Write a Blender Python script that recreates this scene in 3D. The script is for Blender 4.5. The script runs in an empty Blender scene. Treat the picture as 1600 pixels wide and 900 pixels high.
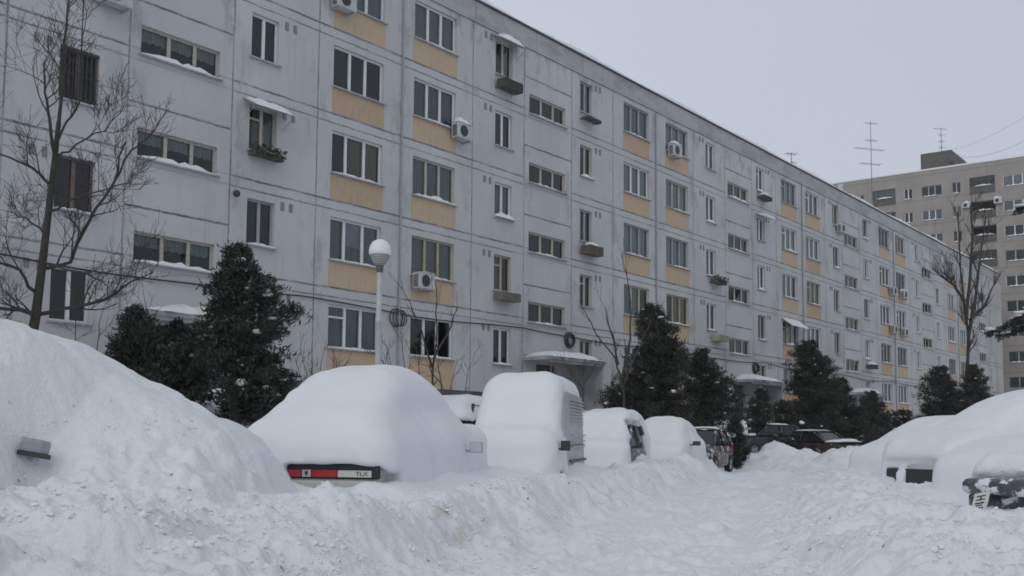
import bpy, math, random
import numpy as np
from mathutils import Vector, Matrix
random.seed(7)
sc = bpy.context.scene
COL = sc.collection
R = math.radians
PI = math.pi

# ------------------------------------------------------------------ camera numbers
EYE = 1.10
F_PX, PITCH, ROLL, CX, CY = 1640.0, R(4.744), R(-0.428), 800.0, 548.8
AL = R(37.65)            # heading of the long facade
FZ = 39.574              # facade point straight ahead of the camera

def at(x, y, Y):
    """world point at distance Y ahead of the camera that the photo shows at x, y"""
    a = x - CX; b = CY - y
    cr, sr = math.cos(ROLL), math.sin(ROLL)
    u = a*cr + b*sr; v = -a*sr + b*cr
    c, s = math.cos(PITCH), math.sin(PITCH)
    k = Y/(F_PX*c - v*s)
    return Vector((u*k, Y, (F_PX*s + v*c)*k + EYE))

# ------------------------------------------------------------------ materials
MATS = {}
class NT:
    def __init__(s, name):
        m = bpy.data.materials.new(name); m.use_nodes = True
        s.m = m; s.t = m.node_tree; s.n = s.t.nodes; s.l = s.t.links
        s.b = s.n['Principled BSDF']; s.out = s.n['Material Output']
    def node(s, typ, **kw):
        n = s.n.new(typ)
        for k, v in kw.items(): setattr(n, k, v)
        return n
    def link(s, a, b): s.l.new(a, b)
    def val(s, sock, v):
        if isinstance(v, bpy.types.NodeSocket): s.l.new(v, sock)
        else: sock.default_value = v
    def math(s, op, a, b=0.0, c=0.0, clamp=False):
        n = s.node('ShaderNodeMath', operation=op); n.use_clamp = clamp
        s.val(n.inputs[0], a); s.val(n.inputs[1], b); s.val(n.inputs[2], c)
        return n.outputs[0]
    def noise(s, vec, scale, detail=4, rough=.55, dist=0.0):
        n = s.node('ShaderNodeTexNoise'); n.inputs['Scale'].default_value = scale
        n.inputs['Detail'].default_value = detail; n.inputs['Roughness'].default_value = rough
        n.inputs['Distortion'].default_value = dist
        if vec is not None: s.link(vec, n.inputs['Vector'])
        return n.outputs['Fac']
    def ramp(s, fac, lo, hi):
        n = s.node('ShaderNodeMapRange'); n.interpolation_type = 'SMOOTHSTEP'
        s.val(n.inputs[0], fac); n.inputs[1].default_value = lo; n.inputs[2].default_value = hi
        return n.outputs[0]
    def mix(s, fac, a, b):
        n = s.node('ShaderNodeMix', data_type='RGBA')
        s.val(n.inputs[0], fac)
        for sock, v in ((n.inputs[6], a), (n.inputs[7], b)):
            if isinstance(v, bpy.types.NodeSocket): s.l.new(v, sock)
            else: sock.default_value = (*v, 1)
        return n.outputs[2]
    def coord(s, kind='Object'):
        return s.node('ShaderNodeTexCoord').outputs[kind]
    def scale(s, vec, sx, sy, sz):
        n = s.node('ShaderNodeVectorMath', operation='MULTIPLY'); s.link(vec, n.inputs[0])
        n.inputs[1].default_value = (sx, sy, sz); return n.outputs[0]
    def bump(s, h, strength, dist):
        n = s.node('ShaderNodeBump'); n.inputs['Strength'].default_value = strength
        n.inputs['Distance'].default_value = dist; s.link(h, n.inputs['Height'])
        s.link(n.outputs[0], s.b.inputs['Normal'])
    def col(s, v):
        if isinstance(v, bpy.types.NodeSocket): s.l.new(v, s.b.inputs['Base Color'])
        else: s.b.inputs['Base Color'].default_value = (*v, 1)
    def rough(s, r): s.b.inputs['Roughness'].default_value = r

def simple(name, c, rough=.6, var=.25, scale=6., metal=0., bump=0., dark=None):
    """painted or natural surface with an uneven, slightly worn colour"""
    if name in MATS: return MATS[name]
    k = NT(name); v = k.coord()
    f = k.noise(v, scale, 5, .6)
    lo = tuple(x*(1-var) for x in c) if dark is None else dark
    k.col(k.mix(k.ramp(f, .3, .7), lo, c)); k.rough(rough); k.b.inputs['Metallic'].default_value = metal
    if bump: k.bump(k.noise(v, scale*5, 4), bump, .02)
    MATS[name] = k.m; return k.m

SNOW_C = (.775, .79, .82)
def snow_mat(name, dirty=0., fine=28., amp=.35):
    k = NT(name); v = k.coord()
    base = SNOW_C
    n1 = k.noise(v, 1.3, 5, .6)
    c = k.mix(k.ramp(n1, .3, .75), tuple(x*.955 for x in base), base)
    if dirty:
        g = k.node('ShaderNodeAttribute'); g.attribute_name = 'churn'
        churn = g.outputs['Fac']
        n2 = k.noise(v, .55, 6, .62)
        c = k.mix(k.math('MULTIPLY', k.ramp(n2, .52, .78), k.math('MULTIPLY', churn, .30)), c, (.55, .50, .46))
        n3 = k.noise(v, 9.0, 6, .72)
        c = k.mix(k.math('MULTIPLY', k.ramp(n3, .59, .70), k.math('MULTIPLY', churn, .42)), c, (.36, .33, .31))
        vo = k.node('ShaderNodeTexVoronoi'); vo.inputs['Scale'].default_value = 5.0
        k.link(v, vo.inputs['Vector'])
        sp = k.math('LESS_THAN', vo.outputs['Distance'], .085)
        wn = k.node('ShaderNodeSeparateColor'); k.link(vo.outputs['Color'], wn.inputs[0])
        sp = k.math('MULTIPLY', sp, k.math('GREATER_THAN', wn.outputs[0], .66))
        c = k.mix(k.math('MULTIPLY', sp, k.math('ADD', k.math('MULTIPLY', churn, .6), .15)), c, (.14, .12, .10))
        st = k.node('ShaderNodeAttribute'); st.attribute_name = 'stain'
        c = k.mix(k.math('MULTIPLY', st.outputs['Fac'], k.ramp(k.noise(v, 4.0, 5, .65), .35, .7)), c, (.42, .34, .27))
    k.col(c); k.rough(.75)
    k.b.inputs['Specular IOR Level'].default_value = .25
    h = k.math('ADD', k.noise(v, fine, 6, .65), k.math('MULTIPLY', k.noise(v, fine*.25, 4, .6), 2.0))
    k.bump(h, amp, .02)
    return k.m
M_SNOW = snow_mat('snow', 0, 22., .22)
M_GROUND = snow_mat('trodden_snow', 1., 26., .55)

def glass_mat(name, tint=(.62, .68, .70), gl=.02):
    k = NT(name)
    k.n.remove(k.b)
    tr = k.node('ShaderNodeBsdfTransparent'); tr.inputs[0].default_value = (*tint, 1)
    g = k.node('ShaderNodeBsdfGlossy'); g.inputs['Roughness'].default_value = .03
    g.inputs[0].default_value = (.9, .93, .95, 1)
    v = k.coord(); b = k.node('ShaderNodeBump'); b.inputs['Strength'].default_value = .06; b.inputs['Distance'].default_value = .05
    k.link(k.noise(v, 1.2, 2), b.inputs['Height']); k.link(b.outputs[0], g.inputs['Normal'])
    fr = k.node('ShaderNodeFresnel'); fr.inputs[0].default_value = 1.5
    mx = k.node('ShaderNodeMixShader')
    k.link(k.math('ADD', fr.outputs[0], gl, clamp=True), mx.inputs[0]); k.link(tr.outputs[0], mx.inputs[1]); k.link(g.outputs[0], mx.inputs[2])
    k.link(mx.outputs[0], k.out.inputs[0])
    return k.m
M_GLASS = glass_mat('window_glass')

# ------------------------------------------------------------------ mesh helpers
class MB:
    def __init__(s): s.v = []; s.f = []
    def add(s, vs, fs):
        o = len(s.v); s.v += [tuple(p) for p in vs]; s.f += [tuple(i+o for i in f) for f in fs]; return s
    def box(s, x0, x1, y0, y1, z0, z1, M=None):
        vs = [Vector((x, y, z)) for x in (x0, x1) for y in (y0, y1) for z in (z0, z1)]
        if M is not None: vs = [M @ p for p in vs]
        return s.add(vs, [(0,1,3,2),(4,6,7,5),(0,4,5,1),(2,3,7,6),(0,2,6,4),(1,5,7,3)])
    def tube(s, pts, rads, n=6, cap=True):
        pts = [Vector(p) for p in pts]
        if not hasattr(rads, '__len__'): rads = [rads]*len(pts)
        o = len(s.v); up = None
        for i, p in enumerate(pts):
            d = (pts[min(i+1, len(pts)-1)] - pts[max(i-1, 0)])
            if d.length < 1e-9: d = Vector((0,0,1))
            d.normalize()
            if up is None: up = Vector((0,0,1)) if abs(d.z) < .9 else Vector((1,0,0))
            a = d.cross(up)
            if a.length < 1e-4: a = d.cross(Vector((.3,.8,.1)))
            a.normalize(); b = a.cross(d); up = b
            for k in range(n):
                t = 2*PI*k/n; s.v.append(tuple(p + (a*math.cos(t) + b*math.sin(t))*rads[i]))
        for i in range(len(pts)-1):
            for k in range(n):
                q = (k+1) % n
                s.f.append((o+i*n+k, o+i*n+q, o+(i+1)*n+q, o+(i+1)*n+k))
        if cap:
            s.f.append(tuple(o+k for k in range(n))[::-1]); e = o+(len(pts)-1)*n
            s.f.append(tuple(e+k for k in range(n)))
        return s
    def lathe(s, prof, n=20, M=None):
        o = len(s.v)
        for r, z in prof:
            for k in range(n):
                t = 2*PI*k/n; p = Vector((r*math.cos(t), r*math.sin(t), z))
                s.v.append(tuple(M @ p if M is not None else p))
        for i in range(len(prof)-1):
            for k in range(n):
                q = (k+1) % n
                s.f.append((o+i*n+k, o+i*n+q, o+(i+1)*n+q, o+(i+1)*n+k))
        s.f.append(tuple(o+k for k in range(n))[::-1]); e = o+(len(prof)-1)*n
        s.f.append(tuple(e+k for k in range(n)))
        return s
    def quad(s, a, b, c, d): return s.add([a, b, c, d], [(0,1,2,3)])
    def mesh(s, name, mat, smooth=False):
        me = bpy.data.meshes.new(name); me.from_pydata(s.v, [], s.f)
        if mat: me.materials.append(mat)
        if smooth: me.polygons.foreach_set('use_smooth', [True]*len(me.polygons))
        me.update(); return me
    def build(s, name, mat, parent=None, smooth=False, loc=None):
        return link(name, s.mesh(name, mat, smooth), parent, loc)
def link(name, me, parent=None, loc=None):
    o = bpy.data.objects.new(name, me); COL.objects.link(o)
    if parent is not None: o.parent = parent
    if loc is not None: o.location = loc
    return o
def empty(name, label, cat, loc=(0,0,0), rz=0., group=None):
    o = bpy.data.objects.new(name, None); COL.objects.link(o); o.empty_display_size = .2
    o.location = loc; o.rotation_euler = (0, 0, rz); return tag(o, label, cat, group)
def tag(o, label, cat, group=None):
    o['label'] = label; o['category'] = cat
    if group: o['group'] = group
    return o
def np_mesh(name, V, F, mat, smooth=True):
    """mesh from numpy vertices and quads"""
    me = bpy.data.meshes.new(name)
    V = np.asarray(V, np.float32); F = np.asarray(F, np.int32); k = F.shape[1]
    me.vertices.add(len(V)); me.vertices.foreach_set('co', V.ravel())
    me.loops.add(F.size); me.loops.foreach_set('vertex_index', F.ravel())
    me.polygons.add(len(F)); me.polygons.foreach_set('loop_start', np.arange(0, F.size, k, dtype=np.int32))
    me.polygons.foreach_set('use_smooth', np.full(len(F), smooth))
    if mat: me.materials.append(mat)
    me.update(calc_edges=True); me.validate(); return me
def copy_tree(o, parent=None):
    c = o.copy(); COL.objects.link(c)
    if parent is not None: c.parent = parent
    for ch in o.children: copy_tree(ch, c)
    return c

# ------------------------------------------------------------------ noise on arrays
_rng = np.random.RandomState(11)
_T = _rng.rand(4096).astype(np.float64)
def _h(i, j, k=0): return _T[(i*73856093 ^ j*19349663 ^ (k*83492791)) & 4095]
def vn2(x, y, s=0):
    i = np.floor(x).astype(np.int64); j = np.floor(y).astype(np.int64)
    u = x-i; v = y-j; u = u*u*u*(u*(u*6-15)+10); v = v*v*v*(v*(v*6-15)+10)
    return ((_h(i,j,s)*(1-u)+_h(i+1,j,s)*u)*(1-v) + (_h(i,j+1,s)*(1-u)+_h(i+1,j+1,s)*u)*v)*2-1
def fbm(x, y, o=4, s=0, g=.5):
    r = 0; a = 1.
    for q in range(o): r = r + a*vn2(x*2**q + 17.3*q, y*2**q - 9.1*q, s+q); a *= g
    return r
def lumps(x, y, s=0, sharp=1.0):
    """rounded clods: distance to the nearest of jittered points, 1 at a point, 0 between"""
    i = np.floor(x).astype(np.int64); j = np.floor(y).astype(np.int64); best = np.zeros_like(x)
    for a in (-1,0,1):
        for b in (-1,0,1):
            px = i+a+_h(i+a, j+b, s); py = j+b+_h(i+a, j+b, s+50); rr = .35+.5*_h(i+a, j+b, s+90)
            d = np.sqrt((x-px)**2+(y-py)**2)/rr
            best = np.maximum(best, rr*np.sqrt(np.clip(1-d*d, 0, 1)))
    return best
def sst(a, b, x):
    t = np.clip((x-a)/(b-a), 0, 1); return t*t*(3-2*t)
def smin(a, b, k):
    h = np.clip(.5+.5*(b-a)/k, 0, 1); return b*(1-h)+a*h - k*h*(1-h)
def smax(a, b, k): return -smin(-a, -b, k)

# ------------------------------------------------------------------ ground (one sheet)
EDGE_L = ([2., 6., 9.07, 12.03, 18., 30., 33., 36., 39., 44., 60., 90.], [-2.0, -1.15, -.28, .51, 2.42, 6.05, 6.75, 6.9, 6.8, 9.5, 20., 44.])
EDGE_R = ([2., 5., 8.4, 15.7, 22., 36., 48., 60., 90.], [1.0, 1.35, 1.95, 3.8, 5.9, 11.6, 19., 30., 56.])
def fdist(x, y):                       # metres in front of the long facade
    return x*math.cos(AL) - (y-FZ)*math.sin(AL)
def rect(x, y, c, yaw):
    dx = x-c[0]; dy = y-c[1]; return dx*math.cos(yaw)+dy*math.sin(yaw), -dx*math.sin(yaw)+dy*math.cos(yaw)
CARS_GROUND = []                       # (centre, yaw, half length, half width, skirt height)
def ground_h(x, y):
    x = np.asarray(x, float); y = np.asarray(y, float)
    el = np.interp(y, *EDGE_L) + .20*vn2(y*.7+x*.6, x*.9-y*.2, 5) + .12*vn2(x*2.1, y*1.7, 6)
    er = np.interp(y, *EDGE_R) + .28*vn2(y*.6+x*.5, x*.8-y*.2, 8) + .14*vn2(x*2., y*1.6, 9)
    dl = el-x; dr = x-er               # distance into the left / right bank
    far = sst(34., 46., y)
    hl = (.50 + .12*vn2(x*.7, y*.7, 2))*(1-.35*far)
    left = sst(-.05, .85, dl)*hl*(1-.85*sst(31.2, 32.6, y)*sst(1.2, .3, dl))
    hr_ = (.40 + .10*vn2(x*.6+9, y*.6, 3))*(1-.2*far)
    right = sst(0., 1.2, dr)*hr_
    h = left + right
    # the yard climbs towards the facade
    d = fdist(x, y); D = 11.5 - 7.5*sst(30., 48., y)
    h = h + np.where(dl > 0, 1.75*sst(D, 1.2, d)*sst(.8, 3., dl), 0.)
    # ploughed mound over a buried car on the left
    hr2 = np.interp(x, [-9., -6.2, -4.54, -3.8, -3.06, -2.45, -2.22, -2.02, -1.75, -.6], [1.55, 2.0, 2.06, 1.88, 1.46, 1.18, .98, .60, .45, .40])
    ys = np.interp(x, [-7., -4.2, -3.4, -1.], [1.5, 3.4, 6.0, 6.3]); ye = np.interp(x, [-7., -4.2, -3.4, -1.], [4.5, 7.9, 9.1, 9.3])
    tt = np.clip((y + .22*vn2(x*.5, y*.4, 21) - ys)/(ye-ys), 0, 1); fr = .55*tt*tt*(3-2*tt) + .45*tt**1.6; bk = 1-sst(9.4, 11.6, y)
    prof = fr*np.where(y > 9.3, bk, 1.)*sst(-.2, -2.2, x)
    m = .36 + (np.maximum(hr2, .37)-.36)*prof
    mm = np.where((x < -.3) & (y < 13), m*sst(-.3, -1.6, x), 0.)
    h = smax(h, mm, .12)
    # fore snow, low and churned
    h = h + .10*sst(8.6, 6.8, y)*sst(.4, -1.2, x)
    # mound in the lower right corner, snow heaped on the dark car behind it
    h = h + .36*np.exp(-(((x-5.05)/.95)**2+((y-8.1)/1.3)**2))
    # small heaps
    for px, py, hh, s in ((10.4, 41.5, .78, 1.0), (12.6, 39., .70, .9), (9.2, 39.5, .55, 1.5), (11.6, 41., .40, 1.2), (14.4, 42., .5, 1.3), (11.4, 38., .2, 2.), (-5.9, 18.5, .55, 1.6), (-1.05, 25., .3, 1.5), (7.4, 30., .15, 1.2)):
        h = h + hh*np.exp(-(((x-px)/s)**2+((y-py)/s)**2))
    for c, yaw, hl_, hw, sk in CARS_GROUND:
        u, v = rect(x, y, c, yaw); q = np.maximum(np.abs(u)-hl_, np.abs(v)-hw)
        h = h + sk*np.exp(-np.clip(q, 0, None)**2/.10)
    for px, py, hh, su, sv in EXTRA:
        h = h + hh*np.exp(-(((x-px)/su)**2+((y-py)/sv)**2))
    return h
EXTRA = []
def churn_mask(x, y):
    el = np.interp(y, *EDGE_L); er = np.interp(y, *EDGE_R)
    dl = el-x; dr = x-er
    left = sst(-.25, .1, dl)*sst(1.35, .8, dl)
    right = sst(-.4, .2, dr)*sst(3.2, 1.6, dr + .6*vn2(x*.8, y*.8, 40))
    fore = sst(10.2, 8.6, y + .5*vn2(x*.6, y*.6, 41))*sst(.9, .1, x)
    fr = np.maximum(sst(10.4, 9.2, y)*sst(2.2, 3.0, x), .8*sst(36., 38., y)*sst(45., 43., y)*sst(7.5, 9., x))
    return np.clip(np.maximum.reduce([left, right, fore*.95, fr]), 0, 1)
def ground_full(x, y):
    h = ground_h(x, y); c = churn_mask(x, y)
    up = sst(.75, 1.3, h)*sst(0, -2, x)*sst(12., 10., y)        # the high mound is smoother
    c = c*(1-.75*up)
    road = sst(-.2, .5, x-np.interp(y, *EDGE_L))*sst(-.2, .5, np.interp(y, *EDGE_R)-x)
    fade = sst(70., 40., y)
    rough = (.075*fbm(x*1.5, y*1.5, 5, 60, .55) + .05*lumps(x*2.2, y*2.2, 1)*(.5+.5*vn2(x*.9, y*.9, 71)) + .05*lumps(x*5.3, y*4.7, 2)*sst(-.4, .5, vn2(x*1.4, y*1.4, 72)) + .045*lumps(x*10.5, y*9.5, 3)*sst(-.3, .4, vn2(x*2.1, y*2.1, 73)) + .022*lumps(x*21, y*19, 4) + .016*fbm(x*9, y*9, 3, 80)
             + .09*(.35-np.abs(vn2(x*2.7+.6*vn2(x*3,y*3,91), y*2.4, 92))) + .06*(.35-np.abs(vn2(x*6.1+.5*vn2(x*7,y*7,93), y*5.6, 94))))
    calm = .035*fbm(x*.9, y*.9, 3, 30) + .006*fbm(x*5, y*5, 3, 35)
    tr = .055*fbm(x*2.4, y*1.9, 4, 90, .6) + .05*lumps(x*5.5+3, y*4.5, 5)*sst(-.3, .4, vn2(x*1.1, y*1.1, 44)) + .03*lumps(x*11, y*9, 6) + .05*(.3-np.abs(vn2(x*3.1, y*2.2, 95)))
    s = (x*math.cos(R(22)) - y*math.sin(R(22)))
    tr = tr - .05*np.exp(-((np.mod(s+.2*vn2(x*.3, y*.3, 12), 1.45)-.6)/.17)**2)*sst(-.6, .3, vn2(x*.35, y*.35, 13))
    rough = rough*np.where(y < 9.5, .82+.18*sst(6.5, 9.5, y), 1.)
    h = h + fade*(c*rough + (1-c)*((1-road)*calm + road*tr)) + (1-fade)*.02*fbm(x*.5, y*.5, 3)
    h = h + .16*sst(36., 38., y)*sst(46., 43., y)*sst(7.5, 9., x)*fbm(x*1.1, y*1.1, 4, 150)
    # pocked flank of the mound
    h = h - .05*up*lumps(x*1.9+4, y*1.9, 9)*sst(.1, .6, vn2(x*1.3, y*1.3, 15)) + up*(.06*fbm(x*1.2, y*1.2, 5, 33) + .035*lumps(x*3.3, y*3.3, 7)*sst(.0, .5, vn2(x*1.7, y*1.7, 34)))
    return h, np.clip(c + .45*road*sst(-.2, .6, vn2(x*.7, y*.7, 51)), 0, 1)
def make_ground():
    th = np.concatenate([np.linspace(-180, -44, 40, endpoint=False), np.linspace(-44, 44, 700), np.linspace(44, 180, 40, endpoint=False)[1:]])
    r = np.concatenate([np.linspace(.25, 4., 14, endpoint=False), 4.*np.exp(np.linspace(0, math.log(60/4.), 660, endpoint=False)), 60.*np.exp(np.linspace(0, math.log(3000/60.), 70))])
    T, Rr = np.meshgrid(np.radians(th), r)
    X = Rr*np.sin(T); Y = Rr*np.cos(T)
    H, C = ground_full(X, Y)
    H = np.where(Y < 2., H*sst(-6, 2., Y), H); H = np.where(Rr > 170, .3, H)
    # hollow so that no ground sheet stands inside the houses
    nr, nt = X.shape
    V = np.stack([X.ravel(), Y.ravel(), H.ravel()], 1)
    i = np.arange(nr-1)[:, None]; j = np.arange(nt)[None, :]; j2 = (j+1) % nt
    F = np.stack([(i*nt+j), (i*nt+j2), ((i+1)*nt+j2), ((i+1)*nt+j)], -1).reshape(-1, 4)[:, ::-1]
    F = np.vstack([F]);
    me = np_mesh('ground', V, F, M_GROUND)
    a = me.attributes.new('churn', 'FLOAT', 'POINT'); a.data.foreach_set('value', C.ravel().astype(np.float32))
    S = np.zeros_like(X)
    for px, py, hh, s in ((-.62, 9.95, .75, .22), (-.45, 9.6, .4, .18), (-1.65, 9.3, .45, .13), (.55, 12.2, .35, .35), (.0, 10.2, .4, .3), (2.6, 9.2, .3, .35)):
        S += hh*np.exp(-(((X-px)/s)**2+((Y-py)/(s*1.6))**2))
    a = me.attributes.new('stain', 'FLOAT', 'POINT'); a.data.foreach_set('value', np.clip(S, 0, 1).ravel().astype(np.float32))
    o = link('ground', me); o['kind'] = 'structure'; return o
def gz(x, y): return float(ground_h(np.array([x]), np.array([y]))[0])

# ------------------------------------------------------------------ snow bodies from distance fields
def nets(f, org, h):
    s = f < 0; nx, ny, nz = f.shape
    S = [(a,b,c) for a in (0,1) for b in (0,1) for c in (0,1)]
    sub = lambda A, a, b, c: A[a:nx-1+a, b:ny-1+b, c:nz-1+c]
    cnt = sum(sub(s, *q).astype(np.int8) for q in S)
    act = (cnt > 0) & (cnt < 8)
    ids = -np.ones(act.shape, np.int64); ii = np.argwhere(act); ids[act] = np.arange(len(ii))
    P = np.zeros((len(ii), 3)); N = np.zeros(len(ii))
    for q in S:
        for ax in range(3):
            if q[ax] == 0:
                e = list(q); e[ax] = 1
                fa = sub(f, *q)[act]; fb = sub(f, *e)[act]; m = (fa < 0) != (fb < 0)
                t = np.where(m, fa/np.where(m, fa-fb, 1), 0)
                p = np.tile(np.array(q, float), (len(ii), 1)); p[:, ax] += t
                P[m] += p[m]; N[m] += 1
    V = (ii + P/N[:, None])*h + np.array(org)
    Q = []
    for ax in range(3):
        o1, o2 = [(1,2),(2,0),(0,1)][ax]
        sh = [slice(None)]*3; a0 = list(sh); a1 = list(sh); a0[ax] = slice(0, -1); a1[ax] = slice(1, None)
        d = s[tuple(a0)] != s[tuple(a1)]
        w = np.argwhere(d); w = w[(w[:, o1] > 0) & (w[:, o2] > 0) & (w[:, o1] < f.shape[o1]-1) & (w[:, o2] < f.shape[o2]-1)]
        if not len(w): continue
        def cid(da, db):
            u = w.copy(); u[:, o1] -= da; u[:, o2] -= db; return ids[u[:,0], u[:,1], u[:,2]]
        q = np.stack([cid(1,1), cid(0,1), cid(0,0), cid(1,0)], 1)
        inside = s[w[:,0], w[:,1], w[:,2]]
        q[~inside] = q[~inside][:, ::-1]; Q.append(q)
    return V, np.vstack(Q)
def rbox(p, c, hs, r, taper=(0,0), shift=0.):
    x, y, z = p; k = np.clip((z-c[2])/hs[2]*.5+.5, 0, 1.2)
    hx = hs[0]*(1-taper[0]*k); hy = hs[1]*(1-taper[1]*k)
    qx = np.abs(x-c[0]-shift*k)-(hx-r); qy = np.abs(y-c[1])-(hy-r); qz = np.abs(z-c[2])-(hs[2]-r)
    return np.sqrt(np.maximum(qx,0)**2+np.maximum(qy,0)**2+np.maximum(qz,0)**2)+np.minimum(np.maximum.reduce([qx,qy,qz]),0)-r
def snow_body(fn, lo, hi, h, name, parent, mat=None, seed=0, amp=.02):
    n = [int((hi[i]-lo[i])/h)+2 for i in range(3)]
    g = np.meshgrid(*[lo[i]+np.arange(n[i])*h for i in range(3)], indexing='ij')
    f = fn(g)
    f = f - amp*fbm(g[0]*1.3+g[2]*.9, g[1]*1.3-g[2]*.7, 3, 100+seed) - amp*.25*fbm(g[0]*6+g[2]*3, g[1]*6-g[2]*4, 2, 120+seed)
    f = np.pad(f, 1, constant_values=1.0)
    V, Q = nets(f, [lo[i]-h for i in range(3)], h)
    return link(name, np_mesh(name, V, Q, mat or M_SNOW), parent)
# ------------------------------------------------------------------ the long apartment block
UN = [-33.2, -16.07, 1.0, 18.4, 35.3, 52.1, 69.0]      # left edge of each stairwell strip, along the facade
T0, T1 = -31.0, 77.6
FLOOR = 2.75
SILL = [EYE + FLOOR*k for k in range(6)]               # SILL[1] ground floor ... SILL[5] top
WALL_TOP, PAR_TOP, WALL_BASE, PLINTH = 16.42, 17.22, 1.3, 2.78
def wall_mat():
    k = NT('panel_wall_paint'); v = k.coord()
    sx = k.node('ShaderNodeSeparateXYZ'); k.link(v, sx.inputs[0]); x, z = sx.outputs[0], sx.outputs[2]
    n1 = k.noise(v, .35, 5, .6); n2 = k.noise(k.scale(v, 2.2, 2.2, .28), 1.5, 6, .65); n3 = k.noise(v, 14, 5, .7)
    c = k.mix(k.ramp(n1, .3, .7), (.475, .475, .485), (.55, .55, .56))
    c = k.mix(k.math('MULTIPLY', k.ramp(n2, .52, .80), .55), c, (.36, .36, .37))
    c = k.mix(k.math('MULTIPLY', k.ramp(n3, .62, .72), .25), c, (.33, .32, .32))
    # panel joints: uneven dark sealant along the floor bands and between panels
    wob = k.math('MULTIPLY', k.math('SUBTRACT', k.noise(v, 1.7, 5, .7), .5), .085)
    tear = k.ramp(k.noise(k.scale(v, 1., 1., 1.), .9, 5, .7), .30, .62)
    fz = k.math('PINGPONG', k.math('ADD', k.math('ADD', z, wob), 0.), 1e6)
    jag = k.math('MULTIPLY', k.math('SUBTRACT', k.noise(v, 5.5, 6, .8), .5), .075)
    def hline(off, w, st):
        m = k.math('MODULO', k.math('ADD', k.math('ADD', z, wob), 100*FLOOR - (EYE + off)), FLOOR)
        d = k.math('ABSOLUTE', k.math('SUBTRACT', m, FLOOR/2))     # FLOOR/2 on the line
        d = k.math('SUBTRACT', FLOOR/2, d)
        return k.math('MULTIPLY', k.ramp(k.math('ADD', d, jag), w, w*.35), st)
    lim = k.math('MULTIPLY', k.math('LESS_THAN', z, 15.4), k.math('GREATER_THAN', z, 3.4))
    la = hline(-.88, .045, .85); lb = hline(-1.17, .035, .75)
    hl = k.math('MULTIPLY', k.math('MAXIMUM', la, lb), k.math('ADD', k.math('MULTIPLY', tear, .7), .3))
    # half-storey joint inside the stairwell strips
    stair = None; vs = None; vnear = None
    wobx = k.math('MULTIPLY', k.math('SUBTRACT', k.noise(k.scale(v, 1, 1, .5), 1.9, 4, .6), .5), .06)
    for u in UN:
        a = k.math('MULTIPLY', k.math('GREATER_THAN', x, u-.3), k.math('LESS_THAN', x, u+2.93))
        stair = a if stair is None else k.math('MAXIMUM', stair, a)
        for off in (-.33, 2.95, 6.15, 9.9, 13.6):
            d = k.math('ABSOLUTE', k.math('SUBTRACT', k.math('ADD', x, wobx), u+off))
            l = k.ramp(k.math('ADD', d, jag), .038, .012); vs = l if vs is None else k.math('MAXIMUM', vs, l); vnear = d if vnear is None else k.math('MINIMUM', vnear, d)
    hs = k.math('MULTIPLY', k.math('MULTIPLY', hline(.43, .045, .9), stair), k.math('ADD', k.math('MULTIPLY', tear, .6), .4))
    hl = k.math('MULTIPLY', hl, k.math('SUBTRACT', 1.0, k.math('MULTIPLY', stair, .6)))
    tv = k.ramp(k.noise(v, .7, 5, .7), .32, .62)
    line = k.math('MAXIMUM', k.math('MULTIPLY', k.math('MAXIMUM', hl, hs), lim), k.math('MULTIPLY', k.math('MULTIPLY', vs, .8), k.math('ADD', k.math('MULTIPLY', tv, .7), .3)))
    c = k.mix(line, c, (.075, .075, .08))
    # peeling paint and damp under the roof edge and beside some joints
    peel = k.ramp(k.noise(k.scale(v, 1., 1., .45), 1.15, 6, .75), .50, .62)
    hi = k.math('MULTIPLY', k.math('MAXIMUM', k.ramp(z, 13.6, 16.3), k.math('MULTIPLY', k.ramp(vnear, .9, .1), .8)), peel)
    c = k.mix(k.math('MULTIPLY', hi, .72), c, (.27, .275, .28))
    # each panel weathers a little differently
    pid = k.math('MULTIPLY', k.math('FLOOR', k.math('DIVIDE', k.math('SUBTRACT', z, EYE-1.0), FLOOR)), 37.3)
    for u in UN:
        for off in (-.33, 2.95, 6.15, 9.9, 13.6): pid = k.math('ADD', pid, k.math('GREATER_THAN', x, u+off))
    wn = k.node('ShaderNodeTexWhiteNoise', noise_dimensions='1D'); k.link(pid, wn.inputs['W'])
    c = k.mix(k.math('MULTIPLY', wn.outputs['Value'], .16), c, (.40, .395, .39))
    rust = k.ramp(k.noise(k.scale(v, 3.2, 3.2, .22), 1.1, 5, .65), .66, .78)
    c = k.mix(k.math('MULTIPLY', rust, .35), c, (.30, .26, .225))
    # drips below every window row
    drip = k.ramp(k.noise(k.scale(v, 5., 5., .16), 1.3, 4, .6), .60, .74)
    c = k.mix(k.math('MULTIPLY', drip, .40), c, (.29, .285, .28))
    k.col(c); k.rough(.9); k.b.inputs['Specular IOR Level'].default_value = .15
    k.bump(k.math('SUBTRACT', k.noise(v, 30, 4), k.math('MULTIPLY', line, 3.)), .25, .02)
    return k.m
M_WALL = wall_mat()
def mottled(name, a, b, sc_=1.2, lo=.42, hi=.6, vs=(1,1,1)):
    k = NT(name); v = k.coord()
    c = k.mix(k.ramp(k.noise(k.scale(v, *vs), sc_, 6, .7), lo, hi), a, b)
    c = k.mix(k.math('MULTIPLY', k.ramp(k.noise(k.scale(v, 4, 4, .3), 1.6, 5, .65), .55, .75), .4), c, tuple(q*.55 for q in a))
    k.col(c); k.rough(.9); k.bump(k.noise(v, 18, 5), .3, .02); return k.m
M_PARAPET = mottled('parapet_concrete', (.42, .42, .425), (.30, .30, .305), .7, .42, .66, (.5, 1, 1.3))
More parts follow.
